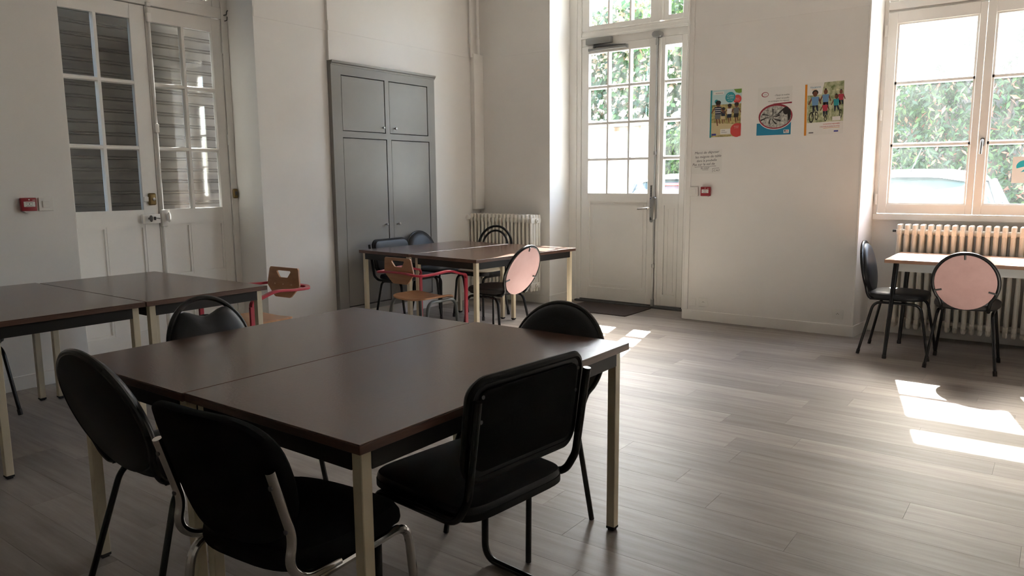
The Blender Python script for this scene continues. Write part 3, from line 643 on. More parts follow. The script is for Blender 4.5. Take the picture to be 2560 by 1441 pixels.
# poster 3: family on bicycles
p = poster((3.764, 0, 1.716), .312, .436, 'poster of a family riding bicycles with an orange spine')
p.rotation_euler = (0, math.radians(-1.2), 0)
fl('printed_photo', [rc(-.135, .156, .105, .432)], 'print_trees', p, .0015); fl('printed_photo', [[(-.135, .335), (-.02, .335), (.0, .432), (-.135, .432)]], 'paper', p, .0017)
fl('printed_band', [rc(-.156, -.138, 0, .428)], 'print_orange', p, .0016)
def wheel(u, v, r, rv): 
    b = B(); b.ring(circ(u, v, r, 20, rv), circ(u, v, r*.62, 20, rv*.74), XZ, -.0021, -.0019); obj('printed_wheel', b, 'print_dark', p)
wheel(-.100, .150, .020, .046); wheel(-.058, .160, .014, .036); wheel(.015, .135, .011, .024); wheel(.135, .165, .012, .036)
def rider(u, v, s, shirt, hair):
    fl('printed_figure', [circ(u, v+.075*s, .019*s, 14, .024*s)], 'print_skin', p, .0020); fl('printed_figure', [circ(u, v+.086*s, hair*s, 14, .024*s)], 'print_dark', p, .0019)
    fl('printed_figure', [[(u-.032*s, v+.05*s), (u+.032*s, v+.05*s), (u+.026*s, v-.025*s), (u-.024*s, v-.025*s)]], shirt, p, .0021)
    fl('printed_figure', [[(u-.032*s, v+.048*s), (u-.02*s, v+.04*s), (u-.05*s, v-.02*s), (u-.06*s, v-.012*s)], [(u+.032*s, v+.048*s), (u+.02*s, v+.04*s), (u+.046*s, v-.02*s), (u+.054*s, v-.012*s)]], 'print_skin', p, .0020)
    fl('printed_figure', [[(u-.024*s, v-.025*s), (u+.0*s, v-.025*s), (u-.008*s, v-.09*s), (u-.018*s, v-.09*s)], [(u+.002*s, v-.025*s), (u+.026*s, v-.025*s), (u+.03*s, v-.075*s), (u+.02*s, v-.08*s)]], 'print_navy', p, .0020)
rider(-.072, .272, .95, 'print_shirtblue', .026); rider(.012, .290, .85, 'print_shirtblue', .012); rider(.010, .212, .68, 'print_shirtred', .024); rider(.098, .252, .72, 'print_teal', .016); rider(.134, .292, .66, 'print_shirtred', .016)
fl('printed_bicycle', [[(-.100, .150), (-.094, .150), (-.078, .235), (-.084, .235)], [(-.062, .160), (-.056, .160), (-.072, .215), (-.078, .215)], [(-.112, .238), (-.05, .238), (-.05, .243), (-.112, .243)], [(.012, .135), (.017, .135), (.014, .185), (.009, .185)], [(.132, .165), (.138, .165), (.118, .225), (.112, .225)]], 'print_dark', p, .0023)
text('Vacances', .024, -.115, .392, 'print_cyan', p, .0021); text('passion', .014, -.10, .376, 'print_orange', p, .0021)
text('Le tourisme responsable', .0165, .13, .082, 'print_coral', p, .0018, 'RIGHT', .8); text('à la portée de toutes les envies', .0165, .13, .062, 'print_coral', p, .0018, 'RIGHT', .76)
fl('text_line', [rc(.0, .13, .052, .0545)], 'print_orange', p, .0018); fl('printed_label', [rc(.085, .12, .018, .030)], 'print_violet', p, .0018); fl('printed_label', [rc(-.118, -.08, .016, .026)], 'print_greyink', p, .0018)
fl('printed_label', [rc(.07, .135, .112, .145)], 'paper', p, .0023)
# handwritten note
nt = thing('paper_note', 'handwritten white paper note taped above the light switch', 'note', (2.738, 0, 1.400))
obj('sheet', B().box(-.150, .148, -.0010, -.0003, 0, .222), 'paper', nt, smooth=False)
for s_, u, v, sz in (('Merci de déposer', -.118, .180, .034), ('les mégots de table', -.112, .142, .033), ('dans la poubelle', -.098, .108, .031), ('Pas sur le sol de', -.138, .072, .034), ('la cour', -.055, .042, .030), ('C.A.S', .070, .020, .026)):
    text(s_, sz, u, v, 'ink', nt, .0016, 'LEFT', .98, .25, math.radians(2.5))
fl('underline', [[(-.115, .060), (.095, .068), (.095, .0705), (-.115, .0625)], [(-.04, .033), (.02, .036), (.02, .0385), (-.04, .0355)], [(.060, .012), (.0625, .012), (.0625, .048), (.060, .048)], [(.060, .046), (.125, .049), (.125, .0515), (.060, .0485)]], 'ink', nt, .0016)

# ================================================================== TABLES (top slab, aprons, four square legs with caps)
HT = .74
def table(name, label, cx, cy, rz, w, l, group=None):
    """w along local x, l along local y"""
    t = thing(name, label, 'table', (cx, cy, 0), rz, group)
    tt = obj('tabletop', B().box(-w/2, w/2, -l/2, l/2, HT-.0035, HT, .0012), 'laminate', t)
    obj('edge_band', B().box(-w/2, w/2, -l/2, l/2, HT-.026, HT-.0035, .001), 'laminate_edge', tt, smooth=False)
    i, lw = .024, .034
    for s in (-1, 1):
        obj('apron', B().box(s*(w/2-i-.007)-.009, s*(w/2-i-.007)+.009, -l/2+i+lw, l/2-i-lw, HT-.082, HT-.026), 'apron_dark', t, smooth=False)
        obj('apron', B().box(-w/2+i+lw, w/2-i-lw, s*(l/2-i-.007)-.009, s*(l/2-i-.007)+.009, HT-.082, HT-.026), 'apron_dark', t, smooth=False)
    for sx in (-1, 1):
        for sy in (-1, 1):
            x0 = sx*(w/2-i-lw/2); y0 = sy*(l/2-i-lw/2)
            lg = obj('leg', B().box(x0-lw/2, x0+lw/2, y0-lw/2, y0+lw/2, .010, HT-.026, .002), 'cream_metal', t, smooth=False)
            obj('foot_cap', B().box(x0-lw/2-.001, x0+lw/2+.001, y0-lw/2-.001, y0+lw/2+.001, .007, .018, .002).box(x0-lw*.36, x0+lw*.36, y0-lw*.36, y0+lw*.36, 0, .008), 'black_rubber', lg, smooth=False)
    return t
table('canteen_table', 'brown laminate table beside the cantilever chair, cream legs', 3.8061, -4.9474, 0, .750, 1.341)
table('canteen_table', 'brown laminate table joined on by the vinyl chair with a notched backrest', 3.0629, -4.9669, 0, .728, 1.315)
table('canteen_table', 'brown laminate table by the wall call point, under which a black chair is tucked', 1.000, -5.175, 0, 1.335, .715)
table('canteen_table', 'brown laminate table pushed against the glazed double door', 1.026, -4.446, 0, 1.290, .730)
a = math.radians(-4.4); cx, cy = 1.067, -2.24
ox, oy = rot2(.38, .655, a); table('canteen_table', 'brown laminate table partly sunlit near the column radiator', cx+ox, cy+oy, a, .758, 1.31)
a2 = math.radians(-4.4); ox, oy = rot2(.34, .64, a2); table('canteen_table', 'brown laminate table in front of the grey cupboard', .362+ox, -2.185+oy, a2, .672, 1.28)

# small window table with splayed black legs
t = thing('window_table', 'narrow oak-look table with splayed black legs at the window radiator', 'table', (5.02, -.243, 0))
wt_w, wt_l = 1.24, .70
obj('tabletop', B().box(-wt_w/2, wt_w/2, -wt_l/2, wt_l/2, HT-.026, HT, .002), 'laminate_oak', t)
for s in (-1, 1): obj('apron', B().box(-wt_w/2+.07, wt_w/2-.07, s*(wt_l/2-.06)-.008, s*(wt_l/2-.06)+.008, HT-.09, HT-.026), 'apron_white', t, smooth=False)
for s in (-1, 1): obj('apron', B().box(s*(wt_w/2-.085)-.008, s*(wt_w/2-.085)+.008, -wt_l/2+.07, wt_l/2-.07, HT-.09, HT-.026), 'apron_white', t, smooth=False)
for sx in (-1, 1):
    for sy in (-1, 1):
        lg = obj('leg', B().tube([(sx*(wt_w/2-.075), sy*(wt_l/2-.085 if sy > 0 else wt_l/2-.06), HT-.027), (sx*(wt_w/2-.055), (-.440 if sy < 0 else .190), .012)], [.020, .013], 12), 'black_metal', t)
        obj('foot_cap', B().lathe([(.0145, 0), (.0155, .004), (.0145, .028)], (sx*(wt_w/2-.055), (-.440 if sy < 0 else .190), 0), 'z', 12), 'black_rubber', lg)

# ================================================================== CHAIRS (local: seat faces +y)
def smooth_path(pts, sub=4, closed=False):
    P = [Vector(p) for p in pts]; n = len(P); out = []
    for i in range(n if closed else n-1):
        p0 = P[i-1] if (closed or i > 0) else P[0]; p1 = P[i]; p2 = P[(i+1) % n]; p3 = P[(i+2) % n] if (closed or i+2 < n) else P[-1]
        for k in range(sub):
            t = k/sub; out.append(.5*((2*p1)+(p2-p0)*t+(2*p0-5*p1+4*p2-p3)*t*t+(3*p1-p0-3*p2+p3)*t**3))
    if not closed: out.append(P[-1])
    return out
def seat_outline(w, d, n=44, p=3.2, taper=.06):
    return [(u*(1+taper*v/d), v) for u, v in ellipse(w/2, d/2, n, p)]
def u_legs(t, hw_f, yf, hw_r, yr, zs, m, r=.0105, xin=.165, ybf=.17, ybr=-.15, cap=True, capr=1.25):
    for s in (-1, 1):
        mid = (s*xin, (ybf+ybr)/2, zs)
        for (hw, yy, yb) in ((hw_f, yf, ybf), (hw_r, yr, ybr)):
            pts = fillet([mid, (s*xin, yb, zs), (s*hw, yy, .004)], .06, 7)
            lg = obj('leg', B().tube(pts, r, 10), m, t)
            if cap: obj('foot_cap', B().tube([(s*hw, yy, 0), Vector((s*hw, yy, .004)).lerp(Vector((s*xin, yb, zs)), .075)], r*capr, 10), 'black_rubber', lg)
def hoop_chair(label, loc, rz, group=None, hw=.225, ztop=.85, lean=.33, pad='full', cover=None, seatm='black_vinyl', yr=-.25, yf=.22, hr=.215, hf=.205, padm='black_vinyl', tube_r=.0115, cap=True, name='round_back_chair', seat_w=.41, zs=.43):
    t = thing(name, label, 'chair', loc, rz, group)
    zc = ztop-.205; b_ = ztop-zc; bw = hw*.72; y0 = -.185; z0 = zs+.0
    Y = lambda z: y0-.012-(z-z0)*lean
    side = []
    for k in range(0, 15):
        a = math.radians(-38+128*k/14); z = zc+b_*math.sin(a); side.append((hw*math.cos(a), Y(z), z))
    right = fillet([(bw*.98, .06, z0), (bw, y0, z0), (bw*1.01, Y(z0+.035), z0+.035), side[0]], .045, 5)+[Vector(q) for q in side[1:]]
    left = [Vector((-q.x, q.y, q.z)) for q in right[::-1]][1:]
    hp = obj('back_hoop', B().tube(smooth_path(right+left, 2), tube_r, 10), 'black_metal', t)
    L = math.sqrt(1+lean*lean)
    zm = zc; F = lambda u, v, w: (u, Y(zm+v/L)+w+.0*v, zm+v/L+w*lean*.0)
    pa, pb = hw-.002, (b_-.001)*L
    if pad == 'full': out = ellipse(pa, pb, 44)
    elif pad == 'gap': out = ellipse(pa-.008, pb*.955, 44)
    else:
        out = [(u, v-(0 if v < 0 else -.0*v/pb+.075*max(0, math.cos(u/pa*PI*.80))**1.2*(v/pb)**2)) for u, v in ellipse(pa-.004, pb*.97, 48)]
    bk = obj('backrest', B().loft(out, F, [(.93, -.008), (.985, -.004), (1., .004), (.985, .018), (.93, .030), (.78, .038), (.4, .041)]), padm, t)
    if cover: obj('back_cover', B().loft(ellipse(pa-.009, pb*.955, 44), F, [(.99, -.0135), (1., -.012), (1., -.0085)]), cover, bk, label='faded pink board on the back of the backrest')
    elif pad == 'full': obj('back_cover', B().loft(ellipse(pa, pb, 44), F, [(.97, -.0115), (1., -.008), (1., -.004)]), 'black_shell', bk)
    else: obj('back_cover', B().loft(ellipse(pa-.03, pb*.80, 44), lambda u, v, w: F(u, v-.03, w), [(.99, -.0125), (1., -.011), (1., -.0075)]), 'black_shell', bk)
    if cover:
        for ang in (92, 200, -20):
            ca_, sa_ = math.cos(math.radians(ang)), math.sin(math.radians(ang))
            c0_ = F(hw*.99*ca_, pb*.96*sa_, -.014); c1_ = F((hw-.05)*ca_, (pb-.042)*sa_, -.016)
            obj('fixing_lug', B().tube([c0_, c1_], [.007, .006], 8), 'dark_steel', bk)
    so_ = seat_outline(seat_w, .415)
    obj('seat', B().loft(so_, XY, [(.95, zs+.012), (.99, zs+.015), (1., zs+.026), (.985, zs+.042), (.93, zs+.052), (.75, zs+.058), (.35, zs+.060)]), seatm, t)
    obj('seat_board', B().loft(so_, XY, [(.90, zs+.0005), (.93, zs+.002), (.93, zs+.013)]), 'black_shell', t)
    u_legs(t, hf, yf, hr, yr, zs-.022, 'black_metal', .0105, cap=cap)
    return t
hoop_chair('black chair with a tall oval backrest beside the chrome-legged chair', (3.120, -5.44, 0), math.radians(1), hw=.225, yr=-.275, hr=.205)
hoop_chair('black vinyl chair with a notched round backrest inside a steel hoop', (2.835, -5.005, 0), -PI/2, pad='dip', hw=.183, ztop=.860, lean=.30)
hoop_chair('black chair with a solid round backrest at the table end towards the exit door', (3.83, -4.50, 0), PI, hw=.215, yr=-.205, yf=.22, hr=.205, hf=.195, cap=False, ztop=.845, lean=.30)
hoop_chair('black vinyl chair at the left end of the window table', (4.490, -.400, 0), -PI/2, pad='gap', hw=.195, yr=-.235, yf=.245, ztop=.855, lean=.18)
hoop_chair('chair with a worn pink backrest board in front of the window table', (4.955, -.585, 0), 0, cover='pink_worn', hw=.197, pad='gap', yr=-.238, yf=.235, seatm='brown_seat', ztop=.838, lean=.32)
hoop_chair('chair with a bright pink backrest board at the partly sunlit table', (1.700, -1.885, 0), math.radians(88), cover='pink_board', hw=.212, pad='gap', seatm='brown_seat', ztop=.828, lean=.38, cap=False, yr=-.22, yf=.21)
hoop_chair('black round-backed chair between the grey cupboard and the table', (.388, -1.135, 0), -PI/2, hw=.205, ztop=.835, lean=.22, cap=False, yr=-.20, yf=.20)
hoop_chair('black chair tucked between the wall and the left table', (.372, -5.268, 0), -PI/2, hw=.205, ztop=.84, lean=.18, yr=-.19, yf=.222, hr=.20, hf=.205, zs=.425)

# double arch chair in front of the radiator
t = thing('double_arch_chair', 'black chair with a back of two concentric steel arches by the radiator', 'chair', (.805, -.985, 0), PI)
for hw, zt, nm in ((.215, .89, 'outer_arch'), (.160, .845, 'inner_arch')):
    pts = []
    for k in range(0, 19):
        an = math.radians(180*k/18); z = zt-hw*1.0+hw*math.sin(an); pts.append((hw*math.cos(an), -.20-(z-.45)*.16, z))
    pts = [(hw*.97, -.19, .44)]+pts+[(-hw*.97, -.19, .44)]
    obj(nm, B().tube(smooth_path(pts, 2), .0125 if hw > .2 else .011, 10), 'black_metal', t)
obj('seat', B().loft(seat_outline(.40, .40), XY, [(.95, .458), (1., .462), (1., .470), (.97, .474), (.5, .475)]), 'wood_seat_pale', t)
obj('seat_rim', B().loft(seat_outline(.41, .41), XY, [(.97, .425), (1., .430), (1., .462), (.99, .466)]), 'black_metal', t)
u_legs(t, .19, .20, .19, -.21, .415, 'black_metal', .011, cap=True)

# square-back chairs
def square_back(t, hw, zb, zt, y0, lean, fabric, upx, uptop, rim=True):
    F = lambda u, v, w: (u, y0-(v-zb)*lean+w+.022*(u/hw)**2, v)
    zc = (zb+zt)/2
    G = lambda u, v, w: F(u, zc+v, w)
    out = rrect(2*hw, zt-zb, .055, 8)
    bk = obj('backrest', B().loft(out, G, [(.97, -.012), (1., -.006), (1., .010), (.96, .026), (.85, .034), (.5, .038)]), fabric, t)
    if rim:
        rp = [G(u, v, -.006) for u, v in rrect(2*hw, zt-zb, .055, 8)]
        obj('rim', B().tube(rp, .012, 8, closed=True), 'black_shell', bk)
        obj('back_panel', B().loft(rrect(2*hw-.05, zt-zb-.05, .035, 8), G, [(.98, -.017), (1., -.015), (1., -.011)]), 'black_fabric', bk)
        for s in (-1, 1):
            for v in (.03, .10): obj('bolt', B().lathe([(.006, -.003), (.004, 0)], G(s*(hw-.03), v, -.019), 'y', 8), 'dark_steel', bk)
    return bk
# cantilever chair, right foreground
t = thing('cantilever_chair', 'black cantilever chair with a square padded back at the table edge', 'chair', (4.032, -5.048, 0), math.radians(84.5))
square_back(t, .235, .545, .832, -.232, .13, 'black_vinyl', .225, .80)
fr_ = []
ux = .236
for s in (1,):
    pr = fillet([(ux, -.278, .785), (ux, -.236, .505), (ux, -.19, .425), (ux, .16, .425), (ux, .165, .0135), (ux, -.32, .0135)], [.02, .07, .05, .06], 7)
left = [Vector((-q.x, q.y, q.z)) for q in pr[::-1]]
obj('tube_frame', B().tube(pr+left, .0125, 12), 'black_metal', t)
obj('seat', B().loft(seat_outline(.445, .445, 44, 6.5, .0), lambda u, v, w: (u, v+.0, w+.03*(v+.22)*.3), [(.97, .432), (1., .437), (1., .452), (.985, .460), (.93, .464), (.5, .466)]), 'black_vinyl', t)
obj('seat_rim', B().loft(seat_outline(.45, .45, 44, 6.5, .0), lambda u, v, w: (u, v, w+.03*(v+.22)*.3), [(.98, .418), (1., .420), (1., .440), (.98, .443)]), 'black_shell', t)
# square-backed chair at the cupboard
t = thing('square_back_chair', 'black square-backed chair in front of the grey cupboard', 'chair', (.435, -1.640, 0), -PI/2)
square_back(t, .225, .50, .790, -.205, .16, 'black_vinyl', .225, .80)
for s in (-1, 1):
    pr = fillet([(s*.245, -.258, .755), (s*.245, -.200, .46), (s*.245, -.15, .425), (s*.245, .15, .425), (s*.245, .205, .004)], [.02, .07, .05], 7)
    lg = obj('leg', B().tube(pr, .0115, 10), 'black_metal', t); obj('foot_cap', B().tube([(s*.245, .205, 0), (s*.245, .199, .04)], .0135, 10), 'black_rubber', lg)
    lg = obj('leg', B().tube(fillet([(s*.225, .02, .415), (s*.225, -.12, .415), (s*.235, -.22, .004)], .05, 7), .0105, 10), 'black_metal', t); obj('foot_cap', B().tube([(s*.235, -.22, 0), (s*.2335, -.21, .04)], .0135, 10), 'black_rubber', lg)
obj('seat', B().loft(seat_outline(.45, .42, 44, 4.5, .0), XY, [(.96, .430), (1., .436), (1., .455), (.97, .470), (.85, .476), (.5, .478)]), 'black_vinyl', t)
obj('cross_bar', B().tube([(-.245, .10, .418), (.245, .10, .418)], .009, 8), 'black_metal', t)

# chrome-framed fabric chair, centre foreground
t = thing('chrome_frame_chair', 'black fabric chair on a chrome tube frame tucked at the brown table', 'chair', (3.838, -5.526, 0), math.radians(4.5))
zb, zt = .475, .835
FB = lambda u, v, w: (u, -.232-(v-.47)*.30+w+.055*(u/.22)**2, v)
ob = []
for k in range(48):
    an = 2*PI*k/48; c_, s_ = math.cos(an), math.sin(an)
    u = math.copysign(abs(c_)**(2/3.4), c_); v = math.copysign(abs(s_)**(2/3.4), s_)
    wd = .226*(1 if v > 0 else 1-.16*abs(v)**1.4); ob.append((wd*u, v*(zt-zb)/2))
GB = lambda u, v, w: FB(u, (zb+zt)/2+v, w)
obj('backrest', B().loft(ob, GB, [(.90, -.014), (.97, -.012), (1., -.002), (1., .012), (.96, .026), (.8, .034), (.4, .037)]), 'black_fabric', t)
for s in (-1, 1):
    x = s*.212
    pr = fillet([FB(x, .705, -.026), FB(x, .52, -.026), (x, -.240, .455), (x, -.188, .405), (x, -.08, .402)], [.03, .05, .05], 6)
    up = obj('back_upright', B().tube(pr, .0125, 12), 'chrome', t)
    for z in (.665, .545): 
        q = FB(x, z, -.038); obj('bolt', B().lathe([(.0065, -.003), (.0065, .0), (.003, .004)], q, 'y', 10), 'dark_steel', up)
u_legs(t, .222, .222, .222, -.262, .392, 'chrome', .0128, xin=.212, ybf=.185, ybr=-.20, cap=True, capr=1.2)
obj('seat', B().loft(seat_outline(.455, .455, 48, 3.4, .02), lambda u, v, w: (u, v, w-.03*max(0, (v-.13))/.1 if v > .13 else w), [(.93, .408), (.985, .412), (1., .425), (.99, .446), (.94, .462), (.8, .470), (.4, .472)]), 'black_fabric', t)

# red-armed school chairs
def school_chair(label, loc, rz):
    t = thing('school_armchair', label, 'chair', loc, rz)
    yb = -.245; dz = -.024
    F = lambda u, v, w: (u, yb-(v-.60)*.10+w, v+dz)
    outer = [(-.148, .778), (-.138, .790), (.138, .790), (.148, .778), (.165, .675), (.158, .660), (.085, .590), (.072, .585), (-.072, .585), (-.085, .590), (-.158, .660), (-.165, .675)]
    hole = [(-.066, .768), (.066, .768), (.072, .760), (.044, .724), (.036, .720), (-.036, .720), (-.044, .724), (-.072, .760)]
    bm_ = B(); bm = bm_.bm
    import mathutils
    for w in (0,):
        vs = [bm.verts.new(F(u, v, -.006)) for u, v in outer]; hs = [bm.verts.new(F(u, v, -.006)) for u, v in hole]
        es = [bm.edges.new((a, b)) for a, b in zip(vs, vs[1:]+vs[:1])]+[bm.edges.new((a, b)) for a, b in zip(hs, hs[1:]+hs[:1])]
        r = bmesh.ops.triangle_fill(bm, edges=es, use_beauty=True)
        fs = [g for g in r['geom'] if isinstance(g, bmesh.types.BMFace)]
        ex = bmesh.ops.extrude_face_region(bm, geom=fs)
        for g in ex['geom']:
            if isinstance(g, bmesh.types.BMVert): g.co.y += .012
    bk = obj('backrest', bm_, 'beech', t, smooth=False)
    for u in (-.085, 0, .085): obj('rivet', B().lathe([(.005, .0), (.006, .002), (.003, .004)], F(u, .675, .0055), 'y', 10), 'beech_edge', bk)
    # red bar: front leg - arm - around the back - arm - front leg
    h = []
    ax = .262
    rp = fillet([(ax, .218, .0), (ax, .218, .612), (ax, .155, .622), (ax, .03, .660), (ax-.005, -.10, .645), (ax-.02, -.245, .640)], [.045, .04, .06, .05], 7)
    rear = fillet([rp[-1], (ax-.06, -.292, .645), (.10, -.270, .652), (0, -.268, .652), (-.10, -.270, .652), (-ax+.06, -.292, .645), (-rp[-1].x, rp[-1].y, rp[-1].z)], .05, 6)
    lp = [Vector((-q.x, q.y, q.z)) for q in rp[::-1]]
    path = rp+rear[1:-1]+lp
    # split into arms/legs and back rail
    i1 = next(i for i, q in enumerate(rp) if q.z > .55)
    l1 = obj('leg', B().tube(rp[:i1+1], 0, sq=(.0085, .016, (1, 0, 0))), 'red_metal', t, label='red flat steel leg')
    l2 = obj('leg', B().tube(lp[-i1-1:], 0, sq=(.0085, .016, (1, 0, 0))), 'red_metal', t, label='red flat steel leg')
    arm = path[i1:len(path)-i1]
    obj('arm_rail', B().tube(smooth_path(arm, 2), 0, sq=(.0085, .016, (0, 0, 1))), 'red_metal', t, label='red steel arm rail wrapping the backrest')
    so_ = [(u, v-(.0 if v > 0 else 0)) for u, v in seat_outline(.40, .40, 44, 4.2, -.04)]
    SF = lambda u, v, w: (u, v, w+.018*(u/.2)**2-.02*max(0, v-.1)/.1)
    st_ = obj('seat', B().loft(so_, SF, [(.985, .425), (1., .428), (1., .436), (.985, .439), (.5, .439)]), 'beech', t)
    for s in (-1, 1):
        for yy, yb_ in ((.185, .15), (-.215, -.15)):
            pr = fillet([(s*.190, 0, .414), (s*.205, yb_, .420), (s*.225, yy, .004)], .07, 8)
            lg = obj('leg', B().tube(pr, .0135, 10), 'grey_metal', t, label='grey steel leg'); obj('foot_cap', B().tube([(s*.225, yy, 0), (s*.2235, yy*.99, .03)], .016, 10), 'black_rubber', lg)
    return t
school_chair('beech school chair with red arm rail facing the cupboard tables', (1.378, -2.425, 0), math.radians(-3))
school_chair('beech school chair with red arm rail beside the glazed double door tables', (1.165, -3.835, 0), PI+math.radians(3))

# ================================================================== COURTYARD OUTSIDE
mat('ground_gravel', (.22, .20, .17), .9, var=.3, vscale=(6, 6, 6), bump=.3, bscale=80)
mat('roughcast', (.40, .285, .205), .9, col2=(.50, .37, .28), var=.2, vscale=(14, 14, 14), bump=.8, bscale=40)
mat('coping', (.22, .205, .18), .9, col2=(.33, .31, .28), var=.3, vscale=(3, 3, 10))
mat('cream_panel', (.55, .50, .32), .8, var=.05)
mat('old_white', (.62, .60, .55), .7, col2=(.42, .38, .33), var=.3, vscale=(10, 10, 2.5))
mat('stone', (.20, .17, .13), .9, col2=(.34, .30, .24), var=.3, vscale=(5, 5, 8), bump=.6, bscale=20)
mat('bark', (.10, .075, .055), .9, var=.3, vscale=(10, 10, 3))
mat('leaf_green', (.055, .115, .030), .55); mat('leaf_dark', (.028, .062, .020), .5); mat('leaf_light', (.13, .22, .055), .55)
mat('leaf_tan', (.36, .25, .15), .7); mat('leaf_red', (.36, .13, .075), .6); mat('leaf_beige', (.42, .33, .22), .7)
for k_ in ('leaf_green', 'leaf_dark', 'leaf_light'):
    nt_ = M[k_].node_tree; b_ = nt_.nodes['Principled BSDF']
    tl_ = nt_.nodes.new('ShaderNodeBsdfTranslucent'); tl_.inputs[0].default_value = tuple(min(1, v*1.6) for v in b_.inputs['Base Color'].default_value[:3])+(1,)
    mx_ = nt_.nodes.new('ShaderNodeMixShader'); mx_.inputs[0].default_value = .35
    nt_.links.new(b_.outputs[0], mx_.inputs[1]); nt_.links.new(tl_.outputs[0], mx_.inputs[2]); nt_.links.new(mx_.outputs[0], nt_.nodes['Material Output'].inputs[0])
obj('ground', B().box(-22, 30, .50, 34, -.12, -.03).box(7.8, 30, -16, .5, -.12, -.03), 'ground_gravel', kind='structure', smooth=False)
def leaves(name, n, pos, size, mats, weights, parent, seed=1, aspect=.5, droop=.4, face=None):
    rg = random.Random(seed); V = []; Fc = []; mi = []
    for i in range(n):
        p, out = pos(rg); L = size*(.6+.8*rg.random()); W = L*aspect
        d = Vector((rg.uniform(-1, 1), rg.uniform(-1, 1), rg.uniform(-1, .35)-droop)).normalized()
        nn = (Vector(out)+Vector((rg.uniform(-.8, .8), rg.uniform(-.8, .8), rg.uniform(-.4, .9)))).normalized()
        s_ = d.cross(nn)
        if s_.length < .1: continue
        s_.normalize(); nn = s_.cross(d); b = len(V); p = Vector(p)
        V += [p, p+d*L*.45+s_*W*.5+nn*L*.06, p+d*L, p+d*L*.45-s_*W*.5+nn*L*.06]
        Fc += [(b, b+1, b+2), (b, b+2, b+3)]
        k = rg.choices(range(len(mats)), weights)[0]; mi += [k, k]
    me = bpy.data.meshes.new(name); me.from_pydata([tuple(v) for v in V], [], Fc); 
    for m in mats: me.materials.append(M[m])
    me.polygons.foreach_set('material_index', mi)
    o = obj(name, me, None, parent); o['kind'] = 'stuff'; return o
def ell(cx, cy, cz, rx, ry, rz, shell=.55):
    def f(rg):
        while True:
            v = Vector((rg.gauss(0, 1), rg.gauss(0, 1), rg.gauss(0, 1)))
            if v.length > .1: break
        v.normalize(); r = shell+(1-shell)*rg.random()**.6
        r *= 1+.18*math.sin(v.x*7+cx)*math.cos(v.z*6+cy)
        return (cx+v.x*rx*r, cy+v.y*ry*r, cz+v.z*rz*r), v
    return f
# wall facing the exit door
t = thing('courtyard_wall', 'beige roughcast wall with a weathered white door seen through the exit door', 'wall', (0, 7.0, 0))
cwl = B().box(-9, -2.09, 0, .35, -.1, 2.42).box(-1.48, -1.13, 0, .35, -.1, 2.42).box(-2.09, -1.48, .12, .35, -.1, 2.42)
obj('masonry', cwl, 'roughcast', t, smooth=False)
obj('coping_stone', B().box(-9, -1.09, -.06, .41, 2.42, 2.56, .01), 'coping', t, smooth=False)
obj('lintel_panel', B().box(-2.12, -1.46, -.02, .13, 1.985, 2.33, .006), 'cream_panel', t, smooth=False)
dr = obj('door_surround', B().box(-2.09, -2.00, .02, .12, -.05, 1.985).box(-1.57, -1.48, .02, .12, -.05, 1.985).box(-2.0, -1.57, .02, .12, 1.92, 1.985), 'old_white', t, smooth=False)
for k in range(4): obj('door_board', B().box(-1.999+.107*k, -1.999+.107*k+.104, .04, .085, -.04, 1.915, .004), 'old_white', t, smooth=False)
obj('door_rail', B().box(-1.995, -1.58, .028, .04, 1.72, 1.80).box(-1.995, -1.58, .028, .04, .9, 1.0), 'old_white', t, smooth=False)
# ivy mass behind the wall
iv = thing('ivy_thicket', 'tall ivy thicket with dry tan leaves above the roughcast wall', 'hedge', (-2.0, 9.9, 0))
def ivy_pos(rg):
    u = rg.uniform(-5.0, 2.2); v = rg.random(); z = .2+(5.2 if u < -.6 else 4.0+.5*math.sin(u*5))*v; y = -.55+.45*math.sin(u*2.1)*.5+.25*math.sin(z*2.3+u)+rg.uniform(-.12, .45)
    return (u, y, z), (0, -1, .1)
leaves('foliage', 26000, ivy_pos, .17, ['leaf_green', 'leaf_dark', 'leaf_beige', 'leaf_light', 'leaf_tan'], [5, 5, 5, 2, 2], iv, 5, .75)
for x_ in (-2, .2): obj('stem', B().tube([(x_, .2, -.1), (x_+.1, .25, 2), (x_-.2, .2, 4.2)], [.12, .09, .04], 8), 'bark', iv)
# trees further back
def tree(label, x, y, h, crowns, seed, mats, w, n, size):
    t = thing('courtyard_tree', label, 'tree', (x, y, 0))
    tk = B().tube([(0, 0, -.1), (.05, 0, h*.35), (-.05, .1, h*.75)], [.2, .15, .06], 8)
    for i, (cx, cy, cz, r) in enumerate(crowns): tk.tube([(0, 0, h*.3), (cx*.5, cy*.5, (h*.3+cz)/2+.2), (cx, cy, cz)], [.07, .05, .02], 6)
    obj('trunk', tk, 'bark', t)
    rg = random.Random(seed)
    def pos(r_):
        c = r_.choice(crowns); return ell(c[0], c[1], c[2], c[3], c[3]*.8, c[3]*.8, .35)(r_)
    leaves('foliage', n, pos, size, mats, w, t, seed, .55)
tree('leafy green tree behind the ivy thicket, filling the door transom', -3.4, 12.2, 7.6, [(0, 0, 5.2, 1.6), (1.5, .3, 4.8, 1.3), (-1.4, 0, 4.6, 1.4), (.6, 0, 6.2, 1.2), (2.2, .2, 6.0, .9)], 11, ['leaf_green', 'leaf_light', 'leaf_dark'], [5, 4, 3], 9000, .16)
tree('sunlit bushy tree at the end of the roughcast wall', -1.0, 7.95, 2.7, [(0, 0, 1.1, .58), (.3, .0, 1.7, .5), (-.3, .0, 1.6, .5), (-.05, 0, 2.1, .42)], 12, ['leaf_light', 'leaf_green', 'leaf_dark'], [5, 5, 2], 6000, .13)
